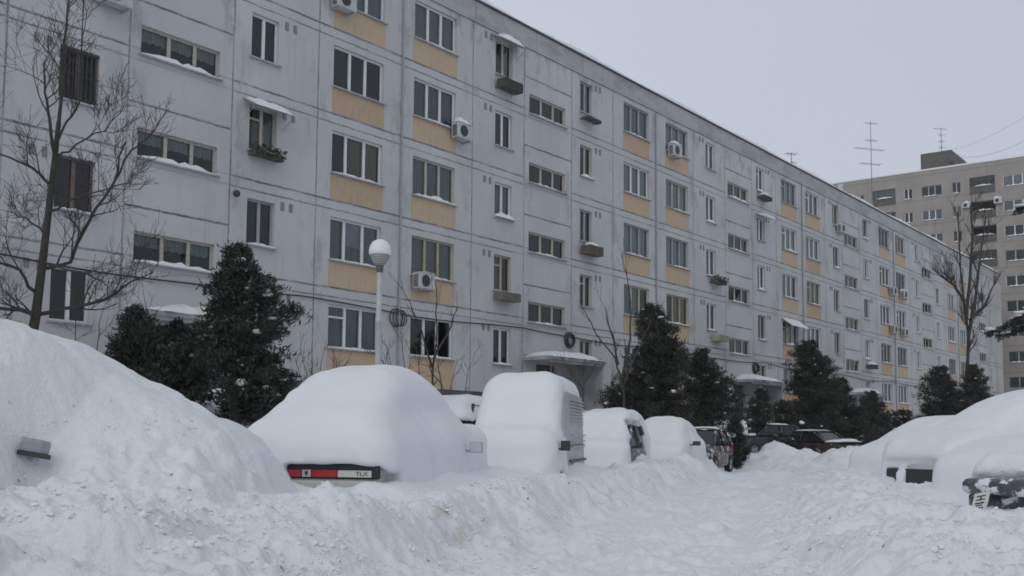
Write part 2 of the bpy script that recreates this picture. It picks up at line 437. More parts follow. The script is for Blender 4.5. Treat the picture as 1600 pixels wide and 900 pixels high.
M_BEIGE = mottled('beige_panel_paint', (.54, .41, .285), (.48, .37, .26), .8, .4, .7)
M_BEIGE2 = mottled('pink_beige_panel_paint', (.50, .37, .26), (.44, .33, .235), .8, .4, .7)
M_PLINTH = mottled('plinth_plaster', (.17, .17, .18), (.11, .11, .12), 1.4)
M_PVC = simple('white_frame', (.72, .73, .75), .45, .12)
M_WOOD = simple('old_cream_frame', (.50, .47, .40), .6, .3, 9)
M_BROWN = simple('brown_frame', (.16, .13, .11), .6, .3, 9)
M_YEL = simple('yellow_frame', (.44, .39, .25), .6, .25, 9)
M_GREY = simple('grey_frame', (.36, .37, .39), .6, .25, 9)
M_SILL = simple('sill_metal', (.42, .43, .45), .5, .3, 5)
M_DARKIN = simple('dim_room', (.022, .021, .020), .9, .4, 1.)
M_DARKM = simple('dark_metal', (.035, .036, .04), .5, .3)
M_BOX = simple('weathered_planter', (.085, .08, .075), .8, .45, 7)
M_TUBE = simple('rusty_pipe', (.16, .12, .10), .7, .4, 8)
def curtain_mat(name, c):
    k = NT(name); v = k.coord()
    w = k.node('ShaderNodeTexWave'); w.wave_type = 'BANDS'; w.bands_direction = 'X'; w.inputs['Scale'].default_value = 5.; w.inputs['Distortion'].default_value = 4.; w.inputs['Detail'].default_value = 3
    k.link(k.scale(v, 1, 1, .1), w.inputs['Vector'])
    k.col(k.mix(w.outputs['Fac'], tuple(q*.72 for q in c), c)); k.rough(.9); k.bump(w.outputs['Fac'], .5, .03); return k.m
CURT = [curtain_mat('pale_net_curtain', (.60, .63, .63)), curtain_mat('grey_net_curtain', (.40, .44, .44)), curtain_mat('greenish_curtain', (.30, .35, .33)), curtain_mat('ochre_curtain', (.42, .31, .16))]
M_LACE = curtain_mat('lace_curtain', (.50, .52, .51)); M_BLIND = simple('pale_roller_blind', (.55, .58, .60), .8, .1)

block = empty('apartment_block', 'long five storey white panel apartment block with beige panels under its wide windows', 'apartment building', (0, FZ, 0), PI/2-AL)

# window list: (kind, t0, t1, z0, z1, floor, unit, column letter)
WIN = []
for ui, u in enumerate(UN):
    for k in range(1, 6):
        z = SILL[k]
        if k >= 2: WIN.append(('strip', u, u+2.5, z-1.0, z-.2, k, ui, 'G'))
        dA = -.03 if ui % 2 else .0
        WIN.append(('small', u+3.57, u+4.57 if ui != 2 else u+4.5, z, z+1.34, k, ui, 'H'))
        o1, o2 = (6.77, 10.46) if ui == 1 else ((7.05, 10.85) if ui == 2 else (6.9, 10.5))
        WIN.append(('wide', u+o1, u+o1+2.23, z, z+1.35, k, ui, 'I'))
        WIN.append(('wide', u+o2, u+o2+2.2, z, z+1.35, k, ui, 'J'))
        WIN.append(('small', u+14.93, u+15.98, z, z+1.35, k, ui, 'F'))
WIN = [w for w in WIN if w[1] > T0+.3 and w[2] < T1-.3]
DOORS = [(u+.55, u+1.95, 2.25, 4.0) for u in UN[1:-1]]

def build_walls():
    holes = [(w[1], w[2], w[3], w[4]) for w in WIN] + DOORS
    xs = sorted({T0, T1} | {round(v, 4) for h in holes for v in h[:2]})
    zs = sorted({WALL_BASE, PLINTH, WALL_TOP} | {round(v, 4) for h in holes for v in h[2:]})
    xi = {v: i for i, v in enumerate(xs)}; zi = {v: i for i, v in enumerate(zs)}
    used = np.zeros((len(xs), len(zs)), bool)
    for h in holes:
        used[xi[round(h[0],4)]:xi[round(h[1],4)], zi[round(h[2],4)]:zi[round(h[3],4)]] = True
    w = MB(); p = MB()
    for i in range(len(xs)-1):
        j = 0
        while j < len(zs)-1:
            if used[i, j]: j += 1; continue
            e = j
            lowpart = zs[j] < PLINTH-1e-6
            while e < len(zs)-1 and not used[i, e] and (zs[e] < PLINTH-1e-6) == lowpart: e += 1
            y = .07 if lowpart else 0.
            (p if lowpart else w).add([(xs[i],y,zs[j]),(xs[i+1],y,zs[j]),(xs[i+1],y,zs[e]),(xs[i],y,zs[e])], [(0,1,2,3)])
            j = e
    for (a, b, c, d) in holes:                       # reveals
        w.add([(a,0,c),(a,.24,c),(a,.24,d),(a,0,d)], [(0,1,2,3)]); w.add([(b,0,c),(b,.24,c),(b,.24,d),(b,0,d)], [(3,2,1,0)])
        w.add([(a,0,c),(b,0,c),(b,.24,c),(a,.24,c)], [(0,1,2,3)]); w.add([(a,0,d),(b,0,d),(b,.24,d),(a,.24,d)], [(3,2,1,0)])
    # the underside of the wall over the recessed plinth, both gable ends and the back
    w.add([(T0,0,PLINTH),(T1,0,PLINTH),(T1,.07,PLINTH),(T0,.07,PLINTH)], [(3,2,1,0)])
    for t in (T0, T1): w.add([(t,0,WALL_BASE),(t,11,WALL_BASE),(t,11,WALL_TOP),(t,0,WALL_TOP)], [(0,1,2,3)])
    w.add([(T0,11,WALL_BASE),(T1,11,WALL_BASE),(T1,11,WALL_TOP),(T0,11,WALL_TOP)], [(0,1,2,3)])
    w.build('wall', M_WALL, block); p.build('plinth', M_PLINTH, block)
    q = MB()
    t = T0
    r2 = random.Random(3)
    while t < T1:                                    # parapet panels, butted with open joints
        e = min(t+r2.choice((3.3, 3.4, 3.8)), T1)
        q.box(t+.012, e-.012, -.05, .16, WALL_TOP+.012, PAR_TOP)
        t = e
    q.box(T1-.15, T1, .17, 11, WALL_TOP+.012, PAR_TOP); q.box(T0, T0+.15, .17, 11, WALL_TOP+.012, PAR_TOP); q.box(T0, T1, 10.85, 11.02, WALL_TOP+.3, PAR_TOP-.01)
    q.build('parapet', M_PARAPET, block)
    MB().box(T0, T1, -.10, .22, PAR_TOP+.004, PAR_TOP+.075).build('coping', simple('dark_flashing', (.07, .072, .075), .6, .4, 3), block)
    rf = MB(); n = 260; pr = random.Random(9)
    hs = [.10+.05*math.sin(i*.31)+.05*pr.random() for i in range(n+1)]
    for i in range(n):
        a = T0+(T1-T0)*i/n; b = T0+(T1-T0)*(i+1)/n
        z0 = PAR_TOP+.079
        rf.add([(a,-.11,z0),(b,-.11,z0),(b,-.06,z0+hs[i+1]),(a,-.06,z0+hs[i]),(a,.3,z0+hs[i]+.03),(b,.3,z0+hs[i+1]+.03),(a,11,z0+.12),(b,11,z0+.12)], [(0,1,2,3),(3,2,5,4),(4,5,7,6)])
    rf.build('roof_snow', M_SNOW, block, True)
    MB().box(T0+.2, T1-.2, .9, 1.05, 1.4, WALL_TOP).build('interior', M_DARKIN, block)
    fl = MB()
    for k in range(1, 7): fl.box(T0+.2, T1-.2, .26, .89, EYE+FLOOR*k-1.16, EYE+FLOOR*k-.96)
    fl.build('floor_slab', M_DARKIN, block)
build_walls()

# ---- windows: each one a frame with panes, sill, curtain and snow of its own
MESH = {}
def frame_mesh(kind, w, h, mat, style):
    key = ('f', kind, round(w,2), round(h,2), mat.name, style)
    if key in MESH: return MESH[key]
    m = MB(); t = .065; y0, y1 = .10, .17
    m.box(0, w, y0, y1, 0, t); m.box(0, w, y0, y1, h-t, h); m.box(0, t, y0, y1, t, h-t); m.box(w-t, w, y0, y1, t, h-t)
    cuts = {'small': (.5,), 'wide': (.345, .655), 'strip': (.36, .69)}[kind]
    if style == 1 and kind == 'wide': cuts = (.30, .66)
    for c in cuts: m.box(w*c-.05, w*c+.05, y0-.01, y1, t, h-t)
    if style == 2:                                    # with a fanlight bar
        m.box(t, w*cuts[0]-.05, y0, y1, h*.70, h*.70+.06)
    MESH[key] = m.mesh('window_frame', mat); return MESH[key]
def plain_mesh(key, fn, mat, smooth=False, name='part'):
    if key not in MESH: MESH[key] = fn().mesh(name, mat, smooth)
    return MESH[key]
def snow_ridge(w, d, h, seed, n=14):
    """a lumpy ridge of snow, lying along x from 0 to w, from y=-d to 0"""
    rr = random.Random(seed); m = MB(); rows = []
    a, b = (rr.uniform(0, .25), rr.uniform(.75, 1.)) if rr.random() < .5 else (0., 1.)
    for i in range(n+1):
        x = w*(a+(b-a)*i/n); q = h*(.45+.75*rr.random())*min(1, 3.5*min(i, n-i)/n+.12)
        rows.append([(x, -d*(.95+.1*rr.random()), -.005), (x, -d*.92, q*.55), (x, -d*.6, q), (x, -d*.2, q*1.05), (x, 0, q*.95), (x, .02, -.005)])
    k = len(rows[0]); m.v = [p for r_ in rows for p in r_]
    for i in range(n):
        for j in range(k-1): m.f.append((i*k+j, i*k+j+1, (i+1)*k+j+1, (i+1)*k+j))
    m.f.append(tuple(range(k))); m.f.append(tuple(n*k+j for j in range(k))[::-1]); return m
def wavy(w, h, seed, low=0.):
    rr = random.Random(seed); m = MB(); n = max(6, int(w*14)); z = []
    for i in range(n+1): z.append(low + (.05*abs(math.sin(i*1.15+seed))+.02*rr.random() if low else 0.))
    for i in range(n):
        xa, xb = w*i/n, w*(i+1)/n; ya = .035*math.sin(i*1.9); yb = .035*math.sin((i+1)*1.9)
        m.add([(xa,ya,z[i]),(xb,yb,z[i+1]),(xb,yb,h),(xa,ya,h)], [(0,1,2,3)])
    return m
rw = random.Random(21)
WOBJ = {}
SPEC = {  # (unit, column, floor): style overrides seen in the photo
 (1,'H',5): dict(f='pvc', cur=None, snow=0), (1,'H',4): dict(f='pvc', cur=None, snow=0), (1,'H',3): dict(f='wood', st=2, cur=(2,.75), snow=0), (1,'H',2): dict(f='grey', cur=None, snow=1), (1,'H',1): dict(f='grey', cur=None, snow=1),
 (1,'I',5): dict(f='pvc', cur=(1,1), snow=0), (1,'I',4): dict(f='pvc', cur=None, snow=0), (1,'I',3): dict(f='pvc', cur=(3,.6), st=1, snow=1), (1,'I',2): dict(f='pvc', cur=(1,1), st=1, snow=1, blind=1), (1,'I',1): dict(f='pvc', cur=(1,1), st=2, snow=1),
 (1,'J',5): dict(f='pvc', cur=(1,1), snow=1), (1,'J',4): dict(f='pvc', cur=(2,1), snow=1), (1,'J',3): dict(f='wood', cur=(1,1), snow=2), (1,'J',2): dict(f='yel', cur=(1,1), snow=1), (1,'J',1): dict(f='pvc', cur=None, snow=1),
 (1,'F',5): dict(f='wood', cur=(1,.6), snow=0), (1,'F',4): dict(f='pvc', cur=None, snow=0), (1,'F',3): dict(f='pvc', cur=(1,1), snow=3), (1,'F',2): dict(f='yel', st=2, cur=(2,.7), snow=0), (1,'F',1): dict(f='pvc', cur=None, snow=1),
 (2,'H',5): dict(f='grey', cur=(1,1), snow=0), (2,'H',4): dict(f='wood', cur=None, snow=2), (2,'H',3): dict(f='grey', cur=(2,.8), snow=0), (2,'H',2): dict(f='wood', st=2, cur=None, snow=0), (2,'H',1): dict(f='wood', cur=None, snow=1),
 (2,'I',5): dict(f='grey', cur=(1,1), snow=1), (2,'I',4): dict(f='pvc', cur=(0,1), snow=1), (2,'I',3): dict(f='grey', cur=(0,1), snow=1), (2,'I',2): dict(f='wood', cur=(1,.7), snow=0),
 (2,'J',5): dict(f='grey', cur=(0,1), snow=1), (2,'J',4): dict(f='wood', cur=(0,1), snow=1), (2,'J',3): dict(f='grey', cur=(0,1), snow=1), (2,'J',2): dict(f='yel', cur=(3,.5), snow=1),
 (0,'F',4): dict(f='brown', cur=None, snow=0, bars=1), (0,'F',3): dict(f='brown', cur=None, snow=0, bars=1), (0,'F',2): dict(f='brown', cur=None, snow=1), (0,'F',1): dict(f='pvc', cur=None, snow=0), (0,'F',5): dict(f='brown', cur=None, snow=0),
}
FM = {'pvc': M_PVC, 'wood': M_WOOD, 'brown': M_BROWN, 'yel': M_YEL, 'grey': M_GREY}
NAMES = {'small': 'narrow_window', 'wide': 'wide_window', 'strip': 'stairwell_window'}
for (kind, a, b, z0, z1, fl, ui, cl) in WIN:
    w, h = b-a, z1-z0
    sp = SPEC.get((ui, cl, fl))
    if sp is None:
        if kind == 'strip': sp = dict(f='wood', cur=None, snow=rw.choice((1,1,1,2)))
        elif True: sp = dict(f=rw.choice(('pvc','pvc','pvc','wood','grey')), cur=rw.choice((None,(0,1),(1,1),(2,1),(1,.7),(0,.8),(0,1),(1,1))), snow=rw.choice((0,1,1,1,2)), st=rw.choice((0,0,1,2)))
    far = ui >= 4
    if kind == 'strip' and ui in (1,): sp = dict(f='wood', cur='lace', snow=2)
    o = link(NAMES[kind], frame_mesh(kind, w, h, FM[sp['f']], sp.get('st', 0)), block, (a, 0, z0))
    WOBJ[(ui, cl, fl)] = o
    wk = round(w, 2); hk = round(h, 2)
    pm = plain_mesh(('p', wk, hk), lambda: MB().quad((.02,.135,.02),(w-.02,.135,.02),(w-.02,.135,h-.02),(.02,.135,h-.02)), M_GLASS, name='pane')
    link('pane', pm, o)
    sm = plain_mesh(('s', wk), lambda: MB().box(-.07, w+.07, -.11, .10, -.045, -.004), M_SILL, name='sill')
    link('sill', sm, o)
    if sp['cur'] == 'lace':
        link('curtain', plain_mesh(('lace', wk, fl), lambda: wavy(w-.1, h-.04, fl, h*.50), M_LACE, name='curtain'), o, (.05, .21, 0))
    elif sp['cur']:
        ci, part = sp['cur']
        ww = (w-.1)*part; sd = rw.random() < .5
        link('curtain', plain_mesh(('c', wk, hk, ci, part), lambda: wavy(ww, h-.04, ci), CURT[ci], name='curtain'), o, (.05 if sd else w-.05-ww, .22, .0))
    if sp.get('blind') or (kind == 'wide' and ui > 1 and rw.random() < .15):
        link('blind', plain_mesh(('bl', wk), lambda: MB().box(0, w*.29, 0, .015, h*.4, h-.07), M_BLIND, name='blind'), o, (w*.345, .185, 0))
    if sp.get('bars'):
        m = MB()
        for i in range(1, 9): m.box(w*i/9-.008, w*i/9+.008, -.02, .0, .02, h-.02)
        for zz in (.08, h*.5, h-.08): m.box(0, w, -.035, -.021, zz-.012, zz+.012)
        link('window_bars', plain_mesh(('bars', wk), lambda: m, M_DARKM, name='window_bars'), o)
    if sp['snow']:
        hh = {1: .07, 2: .13, 3: .22}[sp['snow']]
        v = rw.randint(0, 5); link('sill_snow', plain_mesh(('sn', wk, sp['snow'], v), lambda: snow_ridge(w+.1, .20 if sp['snow'] < 3 else .28, hh, v*7+fl), M_SNOW, True, 'sill_snow'), o, (-.05, .09, -.002))
    if kind == 'wide':
        bm_ = M_BEIGE2 if rw.random() < .25 else M_BEIGE
        if fl >= 2 or True:
            zb = .84 if fl > 1 else SILL[1]-PLINTH-.01
            pw = plain_mesh(('be', wk, fl == 1, bm_.name), lambda: MB().box(-.03, w+.03, -.012, -.003, -zb, -.05), bm_, name='beige_panel')
            link('beige_panel', pw, block, (a, 0, z0))
    if kind == 'small' and ui < 5 and 0 < ui + (cl == 'F'):
        sgn = 1 if cl == 'H' else -1
        x0 = (b+.22) if cl == 'H' else a-.67
        vmesh = plain_mesh('vent', lambda: MB().box(0, .13, -.02, -.002, 0, .25), simple('vent_plaster', (.27, .27, .28), .9, .35, 9), name='vent')
        for q in (.0, .32): link('vent', vmesh, block, (x0+q, 0, z1-.16))

# ---- small awnings, part of their windows
def awning(key, drop=.28, out=.55, snow=.12, mat=None, wid=.25):
    o = WOBJ.get(key)
    if o is None: return
    kind = [q for q in WIN if (q[6], q[7], q[5]) == key][0]; w = kind[2]-kind[1]; h = kind[4]-kind[3]
    m = MB(); z = h+.12
    m.add([(-wid,0,z),(w+wid,0,z),(w+wid,-out,z-drop),(-wid,-out,z-drop),(-wid,0,z-.03),(w+wid,0,z-.03),(w+wid,-out,z-drop-.03),(-wid,-out,z-drop-.03)], [(0,1,2,3),(7,6,5,4),(3,2,6,7),(0,3,7,4),(1,5,6,2)])
    for x in (-wid+.03, w+wid-.03): m.tube([(x,0,z-drop-.35),(x,-out+.03,z-drop-.03)], .012, 4)
    m.build('awning', mat or M_GREY, o)
    if snow:
        s = snow_ridge(w+2*wid, out+.04, snow, hash(key) % 97 if False else key[0]*7+key[2])
        s.v = [(x-wid, y, zz+z+.012+(y/(out))*drop) for x, y, zz in s.v]
        s.build('awning_snow', M_SNOW, o, True)
awning((1,'H',3)); awning((1,'F',5), .25, .5, .2); awning((3,'H',4), .3, .7, .12, M_PVC); awning((3,'I',2), .45, .6, .07, simple('cream_canvas', (.5,.5,.47), .9), .15)

# ---- stairwell entrances: door and snowy canopy
M_DOOR = simple('dark_door_paint', (.10, .105, .115), .5, .3, 4); M_CANOPY = mottled('canopy_concrete', (.40, .40, .41), (.28, .28, .29))
for i, u in enumerate(UN[1:-1]):
    a, b, c, d = DOORS[i]
    do = MB().box(a+.03, b-.03, .16, .22, c+.02, d-.02).box(a+.12, (a+b)/2-.05, .145, .159, c+1.0, d-.15).box((a+b)/2+.05, b-.12, .145, .159, c+1.0, d-.15).build('door', M_DOOR, block)
    MB().tube([(a+.62,.11,c+.85),(a+.62,.11,c+1.1)], .015, 6).build('handle', M_SILL, do)
    l, r_ = (u-.35, u+3.45) if i != 2 else (u-.1, u+3.9)
    cn = MB().box(l, r_, -1.40, -.003, 4.08, 4.20).box(l+.05, r_-.05, -1.35, -1.27, 3.98, 4.079).build('entrance_canopy', M_CANOPY, block)
    pts = []; m = snow_ridge(r_-l, 1.43, .28, 5+i, 26); m.v = [(x+l, y, z+4.205) for x, y, z in m.v]
    m.build('canopy_snow', M_SNOW, cn, True)
    MB().tube([(l+.06,-1.30,2.3),(l+.06,-1.30,3.97)], .035, 8).build('post', M_TUBE, cn)
    MB().box(r_-.16, r_-.03, -1.25, -.075, 2.0, 4.07).build('side_wall', M_CANOPY, cn)
# ---- downpipes
for u in UN[1:-1]:
    MB().tube([(u+9.95-.10,-.06,3.0),(u+9.95-.10,-.06,16.35)], .035, 6).build('downpipe', M_GREY, block)

# ---- things fixed to the facade: air conditioners, planters, cable coils
BM = Matrix.Translation((0, FZ, 0)) @ Matrix.Rotation(PI/2-AL, 4, 'Z')
def on_wall(t, z, y=0.): return BM @ Vector((t, y, z))
M_AC = simple('ac_casing', (.52, .53, .54), .5, .2, 4)
def air_con(t, z, label, snow=.14):
    o = empty('air_conditioner', label, 'air conditioner', on_wall(t, z), PI/2-AL, 'air conditioner units on the long facade')
    m = MB().box(-.40, .40, -.42, -.10, 0, .56)
    cs = m.build('casing', M_AC, o)
    b = cs.modifiers.new('b', 'BEVEL'); b.width = .02; b.segments = 2
    g = MB().lathe([(.20, 0), (.20, .012), (.04, .013)], 20, Matrix.Translation((-.08, -.433, .28)) @ Matrix.Rotation(PI/2, 4, 'X'))
    g.build('fan_grille', M_DARKM, o)
    s = MB()
    for k in range(7): s.box(-.412, -.4005, -.36, -.16, .07+k*.06, .10+k*.06)
    s.build('side_slots', M_DARKM, o)
    for q in (-.33, .29): MB().box(q, q+.04, -.40, -.002, -.05, -.004).build('bracket', M_SILL, o)
    if snow:
        r2 = snow_ridge(.84, .36, snow, int(z*10), 10); r2.v = [(x-.42, y-.08, q+.565) for x, y, q in r2.v]; r2.build('snow_cap', M_SNOW, o, True)
for t, z, l, s in [
    (-9.15, 14.55, 'grey air conditioner left of a top floor wide window, above the leftmost beige panels', .08),
    (-17.0, 12.02, 'air conditioner cut by the top photo edge above the bare tree on the left', .0),
    (-3.35, 11.72, 'air conditioner with thick rounded snow cap at the right end of a beige panel', .2),
    (-5.25, 6.1, 'air conditioner beside the yellow framed second floor window behind the lamp post', .05),
    (12.3, 14.55, 'snow capped air conditioner at a top floor window in the second pair of beige columns', .18),
    (34.2, 14.4, 'dark air conditioner just under the roof edge on the far half of the facade', .0),
    (44.3, 11.5, 'upper left of four small air conditioners on far beige panels', .05),
    (46.7, 11.5, 'upper right of four small air conditioners on far beige panels, with a snow cap', .16),
    (44.3, 8.75, 'lower left of four small air conditioners on far beige panels', .04),
    (46.7, 8.75, 'lower right of four small air conditioners on far beige panels', .08)]:
    air_con(t, z, l, s)
def planter(t, z, w, label, snow=.08, plants=0, mat=None, out=.34, hh=.26):
    o = empty('window_box', label, 'window box', on_wall(t, z), PI/2-AL, 'boxes hanging under windows')
    MB().box(0, w, -.115-out, -.115, 0, hh).box(.03, .07, -.114, -.002, .02, .08).box(w-.07, w-.03, -.114, -.002, .02, .08).build('box', mat or M_BOX, o)
    sl = MB()
    for k in range(int(w/.09)): sl.box(k*.09+.02, k*.09+.055, -.135-out, -.116-out, -.02, hh+.02)
    sl.build('slats', mat or M_BOX, o)
    if snow:
        s = snow_ridge(w, out+.03, snow, int(t*10) % 50, 10); s.v = [(x, y-.10, q+hh+.005) for x, y, q in s.v]; s.build('snow_cap', M_SNOW, o, True)
    if plants:
        rr = random.Random(4); p = MB()
        for i in range(150):
            c = Vector((rr.uniform(0, w), -.12-rr.uniform(0, out+.08), hh+rr.uniform(-.12, .2))); d = Vector((rr.uniform(-1,1), rr.uniform(-1,1), rr.uniform(-1,1)))*.07; e = Vector((rr.uniform(-1,1), rr.uniform(-1,1), rr.uniform(-1,1)))*.05
            p.quad(c-d, c-e, c+d, c+e)
        p.build('plants', simple('withered_leaves', (.05, .065, .03), .8, .4), o)
planter(-12.55, 9.15, 1.1, 'dark box of withered plants under the awning window on the left', .03, 1, None, .2, .16)
planter(-1.2, 14.25, 1.12, 'largest window box, dark and slatted, a layer of snow on it', .1, 0, None, .4, .34)
planter(-1.2, 6.20, 1.12, 'pale brown slatted box with thin snowy lid under a yellow framed window', .05, 0, simple('pale_slats', (.21, .19, .16), .8, .4, 9), .36, .3)
planter(4.5, 8.75, 1.1, 'rough wooden window box with a heap of snow under a third floor window', .16, 0, simple('grey_wood_box', (.15, .125, .105), .8, .4, 9), .4, .36)
planter(4.55, 14.48, 1.05, 'shallow flower shelf under a top floor window near the roof', .05, 0, None, .3, .1)
planter(16.2, 8.95, 1.1, 'dark shaggy window box with a branch sticking out, on the middle of the facade', .02, 1, None, .35, .2)
planter(17.2-.9, 6.05, 1.1, 'pale box under an ochre window above the second snowy canopy', .05, 0, simple('cream_box', (.38, .36, .27), .8, .25, 6), .36, .3)
planter(22.0, 14.35, 1.05, 'snow filled box under a narrow top floor window, far along the facade', .18, 0, None, .34, .2)
planter(38.9, 5.95, 1.0, 'dark box heaped with snow low on the far part of the facade', .2, 0, None, .4, .25)
M_CABLE = simple('black_cable', (.02, .02, .022), .5, .2)
for t, z, r_, l, n in [(-6.35, 5.05, .30, 'loose double coil of black cable on the wall right of the lamp post', 3), (3.75, 5.10, .30, 'thick coil of black cable on the wall above the nearest whole canopy', 4), (21.45, 4.98, .30, 'small dark coil of cable above the second snowy canopy', 4)]:
    m = MB()
    for k in range(n):
        q = .018; dx = .035*k*(3 if 'loose' in l else .6)
        m.tube([(dx+(r_-.02*k)*math.cos(a*PI/14), -.05-.02*k, (r_-.02*k)*math.sin(a*PI/14)) for a in range(29)], q if 'loose' in l else .035, 6, False)
    o = m.build('cable_coil', M_CABLE, None, True); o.location = on_wall(t, z); o.rotation_euler = (0, 0, PI/2-AL); tag(o, l, 'cable coil', 'coiled cables on the facade')
m = MB(); pts = []
for i in range(0, 181):
    t = T0+1+(T1-T0-2)*i/180; pts.append(tuple(on_wall(t, 5.34-.16*abs(math.sin((t-.7)*PI/11.))-(.02*math.sin(t)), -.06)))
m.tube(pts, .022, 5)
tag(m.build('facade_cable', M_CABLE, None, True), 'long black cable sagging along the facade above the ground floor windows', 'cable')
tag(MB().lathe([(.07,0),(.10,.03),(.10,.11),(.05,.16)], 12, Matrix.Translation(on_wall(-13.0, 7.93, -.1)) @ Matrix.Rotation(PI/2-AL, 4, 'Z') @ Matrix.Rotation(PI/2, 4, 'X')).build('alarm_siren', M_DARKM), 'small dark siren on the wall beside a narrow window left of the beige columns', 'siren')

# ---- aerials on the roof
M_AER = simple('aerial_metal', (.10, .11, .12), .5, .2)
def aerial(base, h, bars, label):
    o = empty('aerial', label, 'aerial', base, 0)
    MB().tube([(0,0,-.3),(0,0,h)], [.035, .022], 6).build('mast', M_AER, o)
    for z, l, n, rz in bars:
        d = Vector((math.cos(rz), math.sin(rz), 0)); e = Vector((-d.y, d.x, 0))
        b = MB().tube([Vector((0,0,z))-d*l*.55, Vector((0,0,z))+d*l*.45], .022, 5)
        for k in range(n):
            c = Vector((0,0,z)) + d*l*(-.53+.96*k/max(1, n-1)); s = .28+.12*((k*7) % 3)
            b.tube([c-e*s, c+e*s], .010, 4)
        b.build('dipole_bar', M_AER, o)
aerial(on_wall(54.4, PAR_TOP, 4.5), 10.4, [(10.2, 1.2, 4, 3.4), (8.75, 1.1, 4, 3.5), (8.0, 2.8, 8, .3), (6.75, 1.9, 6, .25)], 'tall mast aerial with four crossbars on the long roof')
aerial(on_wall(32.9, PAR_TOP, 2.5), 2.6, [(2.5, .8, 4, .4), (1.9, .5, 3, 2.), (1.2, 1.0, 4, .2)], 'short faint aerial near the middle of the long roof')

# ------------------------------------------------------------------ the tall block beyond
TH = R(90)-AL
tw = empty('tower_block', 'tall brownish grey apartment tower rising behind the far end of the long block', 'apartment building', (52.5, 107.7, 0), -AL)
def tower_mat():
    k = NT('tower_plaster'); v = k.coord()
    sx = k.node('ShaderNodeSeparateXYZ'); k.link(v, sx.inputs[0])
    c = k.mix(k.ramp(k.noise(v, .3, 5, .6), .3, .7), (.265, .24, .215), (.335, .305, .28))
    c = k.mix(k.math('MULTIPLY', k.ramp(k.noise(k.scale(v, 1.5, 1.5, .15), 1., 5, .6), .5, .8), .5), c, (.17, .15, .135))
    m = k.math('MODULO', k.math('ADD', sx.outputs[2], 275.), 2.75); d = k.math('SUBTRACT', 1.375, k.math('ABSOLUTE', k.math('SUBTRACT', m, 1.375)))
    c = k.mix(k.math('MULTIPLY', k.ramp(d, .09, .03), .35), c, (.12, .11, .10))
    k.col(c); k.rough(.9); k.bump(k.noise(v, 6, 4), .2, .05); return k.m
M_TOWER = tower_mat(); M_TDARK = simple('tower_dark_plaster', (.13, .115, .105), .9, .3, 2)
def tower_pt(x, y):
    """(along, height) on the tower front for a photo point"""
    d = at(x, y, 1.) - Vector((0, 0, EYE)); nrm = Vector((-math.sin(AL), -math.cos(AL), 0)); p0 = Vector((52.5, 107.7, 0))
    k = nrm.dot(p0)/nrm.dot(d); p = d*k; return (p-p0).dot(Vector((math.cos(AL), -math.sin(AL), 0))), p.z+EYE
TW0, TW1, TROOF, TFL = -34., 16., 30.75, 2.65
TCOLS = [('wide_window', -32.4, -30.4), ('narrow_window', -29.3, -28.4), ('wide_window', -27.2, -25.1), ('narrow_window', -24., -23.1), ('loggia', -22.1, -19.6), ('wide_window', -17.45, -15.9), ('loggia', -14.95, -12.4), ('narrow_window', -11.5, -10.55), ('wide_window', -9.6, -7.45),
         ('narrow_window', -6.4, -5.5), ('loggia', -4.6, -2.05), ('wide_window', -1.3, 1.6), ('narrow_window', 2.8, 3.7), ('wide_window', 4.8, 6.9), ('loggia', 8.4, 11.)]
